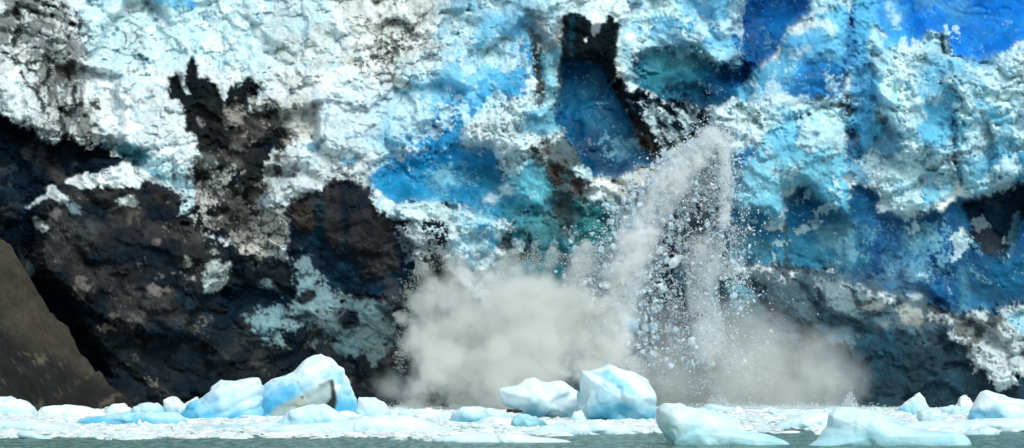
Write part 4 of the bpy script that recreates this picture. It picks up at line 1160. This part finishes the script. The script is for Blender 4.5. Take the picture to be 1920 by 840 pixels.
cnt = 0
tries = 0
while cnt < 280 and tries < 4000:
    tries += 1
    u = random.uniform(-60, 1980); v = 767 + 58 * random.random() ** 1.3
    lim = float(edge_row(u)) + random.gauss(0, 3)
    if v > lim: continue
    if bool(in_open(np.array([u]), np.array([v]))[0]) and random.random() < 0.85: continue
    d = dist_at(v)
    if d < 250 or d > 396: continue
    k = random.randrange(10)
    o = bpy.data.objects.new('loose_ice_lump', lump_me[k])
    COL.objects.link(o)
    s = random.uniform(0.3, 1.15) * (1.4 if random.random() < 0.12 else 1)
    if v > 800: s *= 0.7
    o.location = ((u - CU) / F * d, d, -0.02)
    o.scale = (s * random.uniform(0.9, 1.9), s, s * random.uniform(0.5, 1.2))
    o.rotation_euler = (random.uniform(-.15, .15), random.uniform(-.15, .15), random.uniform(0, 6.28))
    tag(o, 'small loose lump of white ice adrift in the pack before the glacier', 'ice lump', 'loose ice lumps on the water')
    cnt += 1


def scatter_mesh(name, protos, pos, scl, mat, cols=None, rots=None):
    """many copies of small solids in ONE mesh (uncountable stuff)"""
    V_, F_, C__ = [], [], []
    base_i = 0
    which = rng.integers(0, len(protos), len(pos))
    allv = []; allf = []; allc = []
    for w in range(len(protos)):
        s = np.nonzero(which == w)[0]
        if not len(s): continue
        v, f = protos[w]
        a = rng.uniform(0, 6.283, (len(s), 3)) if rots is None else rots[s]
        ca, sa = np.cos(a), np.sin(a)
        Rz = np.zeros((len(s), 3, 3)); Rz[:, 0, 0] = ca[:, 2]; Rz[:, 0, 1] = -sa[:, 2]; Rz[:, 1, 0] = sa[:, 2]; Rz[:, 1, 1] = ca[:, 2]; Rz[:, 2, 2] = 1
        Rx = np.zeros_like(Rz); Rx[:, 0, 0] = 1; Rx[:, 1, 1] = ca[:, 0]; Rx[:, 1, 2] = -sa[:, 0]; Rx[:, 2, 1] = sa[:, 0]; Rx[:, 2, 2] = ca[:, 0]
        R = np.einsum('nij,njk->nik', Rz, Rx)
        vv = v[None] * scl[s][:, None, :]
        vv = np.einsum('nij,nvj->nvi', R, vv) + pos[s][:, None, :]
        ff = f[None] + (np.arange(len(s)) * len(v))[:, None, None] + base_i
        base_i += len(s) * len(v)
        allv.append(vv.reshape(-1, 3)); allf.append(ff.reshape(-1, f.shape[1]))
        if cols is not None: allc.append(np.repeat(cols[s], len(v), 0))
    return mesh_np(name, np.concatenate(allv), np.concatenate(allf), mat, None, False, np.concatenate(allc) if cols is not None else None)


SM = lump_mesh(6, 50, 0.5, 1)
ANG = []
for k in range(8):           # angular broken blocks
    v_ = np.array([[x, y, z] for x in (-1, 1) for y in (-1, 1) for z in (-1, 1)], float) * rng.uniform(0.45, 0.95, (1, 3)) + rng.normal(0, 0.24, (8, 3))
    ANG.append((v_, np.array([[0, 1, 3, 2], [4, 6, 7, 5], [0, 4, 5, 1], [2, 3, 7, 6], [0, 2, 6, 4], [1, 5, 7, 3]])))
N = 46000
u = rng.uniform(-90, 2010, N * 3); v = 765 + 60 * rng.random(N * 3) ** 0.9
# spread by area on the water, not by picture row
dd_ = rng.uniform(262, 399, N * 3); v = CV + F * CAMH / dd_
lim = edge_row(u) + 5 * fbm2(u / 40, v / 12, 3, 3) - 3
keep = (v < lim) & ~(in_open(u, v) & (rng.random(N * 3) < 0.6))
keep &= (fbm2(u / 60, dd_ / 6, 12, 4) + rng.normal(0, 0.25, N * 3)) > -0.45 - 0.5 * (v < 800)
u, dd_ = u[keep][:N], dd_[keep][:N]
sz = 0.14 + 0.5 * rng.random(len(u)) ** 2.2
pos = np.stack([(u - CU) / F * dd_, dd_, rng.uniform(-0.05, 0.05, len(u))], -1)
scl = np.stack([sz * rng.uniform(0.8, 2.0, len(u)), sz, sz * rng.uniform(0.3, 0.9, len(u))], -1)
rt = np.stack([rng.uniform(-.2, .2, len(u)), 0 * u, rng.uniform(0, 6.28, len(u))], -1)
cw = np.array([lin((246, 249, 250)), lin((236, 244, 247)), lin((214, 232, 238))])[rng.integers(0, 3, len(u))]
tag(scatter_mesh('brash_ice', SM, pos, scl, M_BERG, cw, rt), kind='stuff')


# ------------------------------------------------------------------ falling ice and splash
def spine_pts(n, sp, wd, gauss=0.42):
    sp = np.array(sp, float); wd = np.array(wd, float)
    seg = np.hypot(*np.diff(sp, axis=0).T); cum = np.concatenate([[0], np.cumsum(seg)])
    w_ = np.cumsum(seg * (wd[:-1] + wd[1:])); w_ = np.concatenate([[0], w_]) / w_[-1]
    t = rng.random(n)
    s = np.interp(t, w_, cum)
    u = np.interp(s, cum, sp[:, 0]); v = np.interp(s, cum, sp[:, 1]); w = np.interp(s, cum, wd)
    return u + rng.normal(0, 1, n) * w * gauss, v + rng.normal(0, 1, n) * 14, w


ARM_L = ([(1330, 250), (1300, 290), (1255, 350), (1215, 410), (1180, 480), (1155, 560), (1150, 640), (1170, 700)], [30, 62, 80, 84, 96, 120, 120, 90])
ARM_R = ([(1345, 240), (1345, 300), (1340, 380), (1330, 460), (1325, 560), (1320, 650), (1320, 730)], [40, 70, 90, 100, 100, 120, 150])
TET = []
for k in range(5):
    v = np.array([[1, 1, 1], [-1, -1, 1], [-1, 1, -1], [1, -1, -1.]]) * 0.6 + rng.normal(0, 0.25, (4, 3))
    TET.append((v, np.array([[0, 1, 2], [0, 3, 1], [0, 2, 3], [1, 3, 2]])))


def shards(name, groups, mat):
    pp, ss, cc = [], [], []
    for (n, (sp, wd), s0, s1, dlo, dhi, cset) in groups:
        u, v, w = spine_pts(n, sp, wd)
        d = rng.uniform(dlo, dhi, n)
        p = P(u, v, d)
        ok = (p[:, 2] > 0.1) & (fbm2(u / 16 - v * 0.01, v / 34, 17, 4, 0.6) + 0.45 * fbm2(u / 5, v / 6, 18, 2) + rng.normal(0, 0.22, n) > -0.12)
        p = p[ok]
        s = s0 + (s1 - s0) * rng.random(len(p)) ** 4
        pp.append(p); ss.append(np.stack([s, s, s], -1) * rng.uniform(0.6, 1.3, (len(p), 3)))
        cc.append(np.array([lin(c) for c in cset])[rng.integers(0, len(cset), len(p))])
    return scatter_mesh(name, TET, np.concatenate(pp), np.concatenate(ss), mat, np.concatenate(cc))


M_SH2, _nt, _b = new_mat('falling_ice_crumbs')
_at = _nt.nodes.new('ShaderNodeAttribute'); _at.attribute_name = 'Tint'
_nt.links.new(_at.outputs[0], _b.inputs['Base Color']); _b.inputs['Roughness'].default_value = 0.6
_tr = _nt.nodes.new('ShaderNodeBsdfTranslucent'); _nt.links.new(_at.outputs[0], _tr.inputs[0])
_ms = _nt.nodes.new('ShaderNodeMixShader'); _ms.inputs[0].default_value = 0.45
_nt.links.new(_b.outputs[0], _ms.inputs[1]); _nt.links.new(_tr.outputs[0], _ms.inputs[2])
_nt.links.new(_ms.outputs[0], _nt.nodes['Material Output'].inputs[0])
WS = [(248, 250, 252), (240, 246, 250), (225, 238, 246)]
GS = [(214, 212, 208), (170, 166, 160), (120, 116, 112), (60, 58, 58)]
tag(shards('falling_ice_crumbs', [
    (48000, ARM_L, 0.025, 0.17, 386.3, 390, WS),
    (30000, ARM_R, 0.025, 0.13, 386, 389.5, WS + [(180, 182, 182)]),
    (12000, ([(1360, 250), (1362, 330), (1360, 430), (1350, 560)], [22, 26, 30, 50]), 0.03, 0.14, 387, 393, WS),
    (9000, ([(1325, 290), (1312, 420), (1305, 560), (1300, 620)], [44, 80, 86, 80]), 0.03, 0.16, 385.4, 389, GS + WS),
    (1600, ([(1250, 380), (1240, 500), (1215, 600), (1200, 680)], [80, 90, 110, 110]), 0.04, 0.2, 385, 391, WS),
    (900, ([(1150, 380), (1180, 560), (1260, 620), (1450, 560)], [300, 420, 420, 300]), 0.03, 0.10, 380, 392, WS),
], M_SH2), kind='stuff')
# crushed blocks inside the streams
def crushed(n, arm, s0, s1, d0, d1):
    u, v, w = spine_pts(n, arm[0], arm[1], 0.40)
    k_ = (fbm2(u / 20, v / 40, 27, 3) + rng.normal(0, 0.3, n) > -0.1) & (v < 690) & (v > 262)
    u, v = u[k_], v[k_]
    s = (s0 + (s1 - s0) * rng.random(len(u)) ** 5)
    return P(u, v, rng.uniform(d0, d1, len(u))), np.stack([s, s, s], -1) * rng.uniform(0.7, 1.3, (len(u), 3))


A_ = crushed(15000, ARM_L, 0.04, 0.34, 385.8, 389.5); B_ = crushed(6000, ARM_R, 0.035, 0.2, 385.8, 389.5)
cp, cs_ = np.concatenate([A_[0], B_[0]]), np.concatenate([A_[1], B_[1]])
cc_ = np.array([lin((246, 250, 252)), lin((228, 240, 247)), lin((222, 236, 245))])[rng.integers(0, 3, len(cp))]
M_CRUSH = M_BERG.copy(); M_CRUSH.name = 'crushed_ice'; M_CRUSH.node_tree.nodes['Principled BSDF'].inputs['Subsurface Weight'].default_value = 0.8
_o = scatter_mesh('crushed_ice', ANG, cp, cs_, M_SH2, cc_)
tag(_o, 'crushed white ice pouring down inside the two falling streams', 'falling ice', kind='stuff')
# fringe of the splash: plumes of crumbs thrown outwards
NPL = 90
fr = []
outl = np.array([(752, 700), (755, 640), (765, 590), (775, 540), (790, 500), (830, 488), (880, 490), (930, 500), (980, 482), (1030, 492), (1075, 478), (1110, 488), (1140, 520), (1180, 560)], float)
seg = np.hypot(*np.diff(outl, axis=0).T); cum = np.concatenate([[0], np.cumsum(seg)])
ctr = np.array([970, 700.])
P_, S_, CC = [], [], []
for k in range(NPL):
    s = random.uniform(0, cum[-1]); q = np.array([np.interp(s, cum, outl[:, 0]), np.interp(s, cum, outl[:, 1])])
    dr = q - ctr; dr /= np.hypot(*dr)
    dr = dr + np.array([random.gauss(0, 0.18), random.gauss(0, 0.12)])
    ln = random.uniform(8, 44) if q[1] < 620 else random.uniform(4, 18)
    n = 200 if q[0] > 800 else 90
    t = rng.random(n) ** 1.6 * 1.4 - 0.4
    uv = q + dr * (t[:, None] * ln) + rng.normal(0, 1, (n, 2)) * (5 * (1.2 - np.clip(t, 0, 1)))[:, None]
    p = P(uv[:, 0], uv[:, 1], rng.uniform(380, 390) + rng.normal(0, 0.6, n))
    P_.append(p); s_ = 0.018 + 0.05 * rng.random(n) ** 3; S_.append(np.stack([s_] * 3, -1))
    CC.append(np.array([lin((206, 208, 206)), lin((180, 178, 172)), lin((228, 232, 234))])[rng.integers(0, 3, n)])
for (cx_, w_, h_, n) in ((1345, 14, 16, 1500), (1400, 40, 5, 1500), (1500, 60, 5, 1800), (1594, 9, 16, 1300), (1620, 50, 4, 900), (1300, 60, 6, 1200), (760, 40, 6, 900), (1860, 40, 4, 500)):
    uu_ = cx_ + rng.normal(0, w_, n); hh_ = np.abs(rng.normal(0, h_, n)) * np.exp(-((uu_ - cx_) / (w_ * 1.5)) ** 2)
    P_.append(P(uu_, 766 - hh_, 386 + rng.normal(0, 1.0, n))); s_ = 0.02 + 0.07 * rng.random(n) ** 3; S_.append(np.stack([s_] * 3, -1)); CC.append(np.tile(lin((240, 246, 248)), (n, 1)))
P_ = np.concatenate(P_); S_ = np.concatenate(S_); CC = np.concatenate(CC); ok = P_[:, 2] > 0.05
tag(scatter_mesh('splash_droplets', TET, P_[ok], S_[ok], M_SH2, CC[ok]), kind='stuff')

# individually visible chunks
CH = lump_mesh(8, 90, 0.8, 2)
ch_me = []
for k, (v, fcs) in enumerate(CH):
    c = lin([(240, 246, 249), (225, 239, 246), (214, 234, 243), (224, 224, 220)][k % 4]) * np.ones((len(v), 1))
    o = mesh_np('falling_ice_chunk', v * np.array([1.15, 0.9, 0.85]), fcs, M_SH2, None, False, c, link=False)
    ch_me.append(o.data); bpy.data.objects.remove(o)


def chunk(u, v, r, d, k, label, group='ice chunks tumbling in the calving fall'):
    o = bpy.data.objects.new('falling_ice_chunk', ch_me[k])
    COL.objects.link(o)
    p = P(np.array(float(u)), np.array(float(v)), d)
    o.location = p
    s = r / F * d
    o.scale = (s * random.uniform(0.9, 1.2), s, s * random.uniform(0.75, 1.05))
    o.rotation_euler = [random.uniform(0, 6.28) for _ in range(3)]
    tag(o, label, 'ice chunk', group)


BIG = [(1138, 535, 15, 'pale flat ice chunk left of the pair hanging over the splash'), (1184, 546, 18, 'largest pale blue ice chunk low in the left stream'),
       (1180, 612, 17, 'blurred pale ice chunk sinking into the spray'), (1266, 488, 12, 'white ice chunk in the dark gap between the two streams'),
       (1246, 541, 7, 'bright jagged ice chunk low in the dark gap'), (1226, 612, 8, 'small white ice chunk above the spray right of the splash'),
       (1296, 642, 9, 'round ice chunk fading into the mist'), (1258, 452, 5, 'small square ice chunk at the top of the dark gap'),
       (1190, 420, 16, 'large pale ice block half way down the left stream'), (1160, 505, 14, 'pale ice block just above the hanging pair')]
for i, (u, v, r, lb_) in enumerate(BIG):
    chunk(u, v, r, 386.3, i % 3, lb_)
for i in range(150):
    sp, wd = (ARM_L, ARM_R, ([(1250, 380), (1240, 500), (1215, 600), (1200, 690)], [90, 100, 120, 110]))[i % 3]
    u, v, w = spine_pts(1, sp, wd)
    if v[0] > 700: continue
    chunk(u[0], v[0], 1.5 + 4.0 * random.random() ** 2.5, random.uniform(385, 388), random.randrange(8), 'small ice chunk tumbling down in the calving fall')

# --- clouds of spray: closed shapes filled with scattering air and water
def spray(name, blobs, color, density, label, pick=0.45, nscale=0.35, hull=1.02, stepr=1.0, zs=1.0, cat=None, lo=0.35, hi=0.75, soft=0.55, aniso=0.0, erode=0.6, wob=5.0, yd=0.6):
    """blobs: (u, v, d, radius px)"""
    bm = bmesh.new()
    cs = []
    exp_ = []
    for b_ in blobs:
        if len(b_) == 4: exp_.append(b_)
        else:
            for k in range(9):
                t_ = k / 8; exp_.append(tuple(b_[q] * (1 - t_) + b_[q + 4] * t_ for q in range(4)))
    for (u, v, d, r) in exp_:
        c = P(np.array(float(u)), np.array(float(v)), d); rr = r / F * d
        c[2] = max(c[2], 0.05)
        t = bmesh.new(); bmesh.ops.create_icosphere(t, subdivisions=3, radius=rr * hull)
        for x in t.verts: x.co = Vector((x.co.x + c[0], x.co.y * yd + c[1], x.co.z * zs + c[2]))
        me_ = bpy.data.meshes.new('t'); t.to_mesh(me_); t.free(); bm.from_mesh(me_); bpy.data.meshes.remove(me_)
    me = bpy.data.meshes.new(name); bm.to_mesh(me); bm.free()
    o = bpy.data.objects.new(name, me); COL.objects.link(o)
    md = o.modifiers.new('r', 'REMESH'); md.mode = 'VOXEL'; md.voxel_size = 0.45
    dg = bpy.context.evaluated_depsgraph_get(); dg.update()
    me2 = bpy.data.meshes.new_from_object(o.evaluated_get(dg)); o.modifiers.clear(); o.data = me2; me2.name = name
    # keep it above the water
    co = np.empty(len(me2.vertices) * 3, f32); me2.vertices.foreach_get('co', co); co = co.reshape(-1, 3)
    co[:, 2] = np.maximum(co[:, 2], 0.02); me2.vertices.foreach_set('co', co.ravel()); me2.update()
    m = bpy.data.materials.new(name + '_air'); m.use_nodes = True
    nt = m.node_tree; nt.nodes.clear()
    out = nt.nodes.new('ShaderNodeOutputMaterial'); pv = nt.nodes.new('ShaderNodeVolumePrincipled')
    nt.links.new(pv.outputs[0], out.inputs['Volume'])
    pv.inputs['Color'].default_value = tuple(lin(color)) + (1,)
    pv.inputs['Anisotropy'].default_value = aniso
    tc = nt.nodes.new('ShaderNodeTexCoord')
    # ragged position
    nz = noise(nt, 0.22, 5, 0.65, tc.outputs['Object'])
    sub = nt.nodes.new('ShaderNodeVectorMath'); sub.operation = 'SUBTRACT'; nt.links.new(nz.outputs['Color'], sub.inputs[0]); sub.inputs[1].default_value = (.5, .5, .5)
    sc = nt.nodes.new('ShaderNodeVectorMath'); sc.operation = 'SCALE'; nt.links.new(sub.outputs[0], sc.inputs[0]); sc.inputs['Scale'].default_value = wob
    ad = nt.nodes.new('ShaderNodeVectorMath'); ad.operation = 'ADD'; nt.links.new(tc.outputs['Object'], ad.inputs[0]); nt.links.new(sc.outputs[0], ad.inputs[1])
    prev = None
    for b_ in blobs:
        c = P(np.array(float(b_[0])), np.array(float(b_[1])), b_[2]); rr = b_[3] / F * b_[2]; c[2] = max(c[2], 0.05)
        if len(b_) == 8:
            c2 = P(np.array(float(b_[4])), np.array(float(b_[5])), b_[6]); ab = c2 - c; rr = 0.5 * (rr + b_[7] / F * b_[6])
            mp = nt.nodes.new('ShaderNodeVectorMath'); mp.operation = 'SUBTRACT'; nt.links.new(ad.outputs[0], mp.inputs[0]); mp.inputs[1].default_value = tuple(c)
            dt = nt.nodes.new('ShaderNodeVectorMath'); dt.operation = 'DOT_PRODUCT'; nt.links.new(mp.outputs[0], dt.inputs[0]); dt.inputs[1].default_value = tuple(ab / float(ab @ ab))
            cl = nt.nodes.new('ShaderNodeMath'); cl.operation = 'ADD'; cl.use_clamp = True; nt.links.new(dt.outputs['Value'], cl.inputs[0]); cl.inputs[1].default_value = 0
            sv = nt.nodes.new('ShaderNodeVectorMath'); sv.operation = 'SCALE'; sv.inputs[0].default_value = tuple(ab); nt.links.new(cl.outputs[0], sv.inputs['Scale'])
            mq = nt.nodes.new('ShaderNodeVectorMath'); mq.operation = 'SUBTRACT'; nt.links.new(mp.outputs[0], mq.inputs[0]); nt.links.new(sv.outputs[0], mq.inputs[1])
            m2 = nt.nodes.new('ShaderNodeVectorMath'); m2.operation = 'MULTIPLY'; nt.links.new(mq.outputs[0], m2.inputs[0]); m2.inputs[1].default_value = (1 / rr, 1 / (rr * yd), 1 / rr)
            ln_ = nt.nodes.new('ShaderNodeVectorMath'); ln_.operation = 'LENGTH'; nt.links.new(m2.outputs[0], ln_.inputs[0])
            mr = nt.nodes.new('ShaderNodeMapRange'); nt.links.new(ln_.outputs['Value'], mr.inputs[0])
            mr.interpolation_type = 'SMOOTHSTEP'; mr.inputs[1].default_value = 1.0; mr.inputs[2].default_value = soft; mr.inputs[3].default_value = 0; mr.inputs[4].default_value = 1
            if prev is None: prev = mr.outputs[0]
            else:
                mx = nt.nodes.new('ShaderNodeMath'); mx.operation = 'MAXIMUM'; nt.links.new(prev, mx.inputs[0]); nt.links.new(mr.outputs[0], mx.inputs[1]); prev = mx.outputs[0]
            continue
        mp = nt.nodes.new('ShaderNodeVectorMath'); mp.operation = 'SUBTRACT'; nt.links.new(ad.outputs[0], mp.inputs[0]); mp.inputs[1].default_value = tuple(c)
        m2 = nt.nodes.new('ShaderNodeVectorMath'); m2.operation = 'MULTIPLY'; nt.links.new(mp.outputs[0], m2.inputs[0]); m2.inputs[1].default_value = (1 / rr, 1 / (rr * yd), 1 / (rr * zs))
        ln_ = nt.nodes.new('ShaderNodeVectorMath'); ln_.operation = 'LENGTH'; nt.links.new(m2.outputs[0], ln_.inputs[0])
        mr = nt.nodes.new('ShaderNodeMapRange'); nt.links.new(ln_.outputs['Value'], mr.inputs[0])
        mr.interpolation_type = 'SMOOTHSTEP'; mr.inputs[1].default_value = 1.0; mr.inputs[2].default_value = soft; mr.inputs[3].default_value = 0; mr.inputs[4].default_value = 1
        if prev is None: prev = mr.outputs[0]
        else:
            mx = nt.nodes.new('ShaderNodeMath'); mx.operation = 'MAXIMUM'; nt.links.new(prev, mx.inputs[0]); nt.links.new(mr.outputs[0], mx.inputs[1]); prev = mx.outputs[0]
    n2 = noise(nt, nscale, 5, 0.7, tc.outputs['Object'])
    rm = nt.nodes.new('ShaderNodeMapRange'); nt.links.new(n2.outputs[0], rm.inputs[0]); rm.inputs[1].default_value = lo; rm.inputs[2].default_value = hi
    n4 = noise(nt, 0.8, 4, 0.75, tc.outputs['Object'])
    er = nt.nodes.new('ShaderNodeMath'); er.operation = 'MULTIPLY'; nt.links.new(n4.outputs[0], er.inputs[0]); er.inputs[1].default_value = erode
    su = nt.nodes.new('ShaderNodeMath'); su.operation = 'SUBTRACT'; su.use_clamp = True; nt.links.new(prev, su.inputs[0]); nt.links.new(er.outputs[0], su.inputs[1])
    mu = nt.nodes.new('ShaderNodeMath'); mu.operation = 'MULTIPLY'; nt.links.new(su.outputs[0], mu.inputs[0]); nt.links.new(rm.outputs[0], mu.inputs[1])
    mu2 = nt.nodes.new('ShaderNodeMath'); mu2.operation = 'MULTIPLY'; nt.links.new(mu.outputs[0], mu2.inputs[0]); mu2.inputs[1].default_value = density
    nt.links.new(mu2.outputs[0], pv.inputs['Density'])
    me2.materials.clear(); me2.materials.append(m)
    m.cycles.volume_step_rate = stepr
    tag(o, label, cat, kind='stuff')
    return o


spray('splash_cloud', [(872, 622, 386, 118), (960, 605, 385, 132), (1055, 600, 387, 128), (820, 566, 386, 74), (868, 536, 386, 58), (1000, 545, 387, 74), (1075, 532, 387, 62),
                       (1125, 670, 385, 88), (830, 690, 384, 84), (950, 700, 383, 120), (1180, 705, 386, 60), (1120, 585, 386, 70), (925, 540, 385, 60), (790, 640, 385, 60), (800, 740, 384, 70), (1100, 505, 387, 44), (845, 505, 386, 36), (960, 505, 386, 40), (890, 720, 384, 95), (1000, 650, 384, 120), (850, 580, 386, 40, 782, 492, 386, 10), (890, 570, 386, 40, 866, 478, 386, 10), (955, 570, 386, 40, 958, 474, 386, 10), (1020, 560, 386, 40, 1036, 466, 386, 10), (1080, 560, 386, 44, 1100, 456, 386, 12), (1110, 580, 386, 44, 1160, 500, 386, 12), (820, 620, 385, 40, 742, 590, 385, 10)],
      (249, 249, 247), 2.3, 'dense grey-beige burst of spray where the ice hits the water', nscale=0.2, lo=0.36, hi=0.62, cat='splash', soft=0.2, erode=0.4, stepr=0.7)
spray('spray_mist', [(1260, 690, 389, 150), (1390, 700, 389, 190), (1520, 725, 389, 150), (1240, 620, 389, 90), (1340, 620, 389, 100), (1560, 735, 389, 95), (740, 730, 389, 55)],
      (252, 251, 249), 0.62, 'thin grey mist drifting right of the splash', nscale=0.2, lo=0.25, hi=0.7, cat='mist', soft=0.0, erode=0.15)
D_ = 386.6
spray('falling_powder', [(1335, 262, D_, 30, 1265, 335, D_, 50), (1265, 335, D_, 50, 1205, 425, D_, 58), (1205, 425, D_, 58, 1168, 520, D_, 62), (1168, 520, D_, 62, 1150, 640, D_, 66),
                         (1362, 262, D_, 22, 1360, 420, D_, 24), (1320, 470, 388.5, 40, 1320, 650, 388.5, 62)],
      (255, 255, 255), 4.5, 'white powder of crushed ice pouring down with the fall', nscale=0.75, lo=0.36, hi=0.62, cat='falling ice', soft=0.0, erode=0.4, stepr=0.7, aniso=-0.35, wob=3.4, yd=0.8)

# ------------------------------------------------------------------ small things on the ice
def stone(u, v, r, d, label):
    o = mesh_np('stone', CH[int(r) % 8][0], CH[int(r) % 8][1], M_ROCK, None, True)
    o.location = P(np.array(float(u)), np.array(float(v)), d)
    s = r / F * d; o.scale = (s * 1.5, s, s * 0.8)
    tag(o, label, 'stone')


def tube_branch(name, pts, r0, r1, mat, parent=None, n=6):
    vs, fs = [], []
    pts = [Vector(p) for p in pts]
    for i, p in enumerate(pts):
        r = r0 + (r1 - r0) * i / (len(pts) - 1)
        for k in range(n):
            a = 2 * math.pi * k / n
            vs.append((p.x, p.y + r * math.cos(a), p.z + r * math.sin(a)))
    for i in range(len(pts) - 1):
        for k in range(n):
            fs.append((i * n + k, i * n + (k + 1) % n, (i + 1) * n + (k + 1) % n, (i + 1) * n + k))
    return mesh_np(name, np.array(vs), np.array(fs), mat, parent, True)


stone(74, 778, 5, 352, 'dark stone on the long low floe at left')
stone(90, 784, 3.2, 346, 'smaller dark stone beside the dark stone on the left floe')
stone(955, 770, 5, 338, 'dark stone lying against the left foot of the undercut iceberg')
stone(968, 771, 5.5, 337.5, 'dark brown stone wedged right beside the undercut iceberg')
root = bpy.data.objects.new('driftwood_branch', None); COL.objects.link(root)
c0 = P(np.array(1520.), np.array(806.), 300.0); root.location = c0
tag(root, 'thin dark forked branch floating among the ice at right', 'branch')
def bp(u, v, d=300.0): return tuple(P(np.array(float(u)), np.array(float(v)), d) - c0)
tube_branch('stem', [bp(1484, 808), bp(1500, 807.5), bp(1520, 809), bp(1540, 810), bp(1556, 812)], 0.05, 0.03, M_WOOD, root)
tube_branch('twig', [bp(1498, 808), bp(1491, 804), bp(1482, 801)], 0.035, 0.015, M_WOOD, root)
tube_branch('twig', [bp(1530, 810), bp(1540, 814), bp(1550, 817)], 0.025, 0.012, M_WOOD, root)
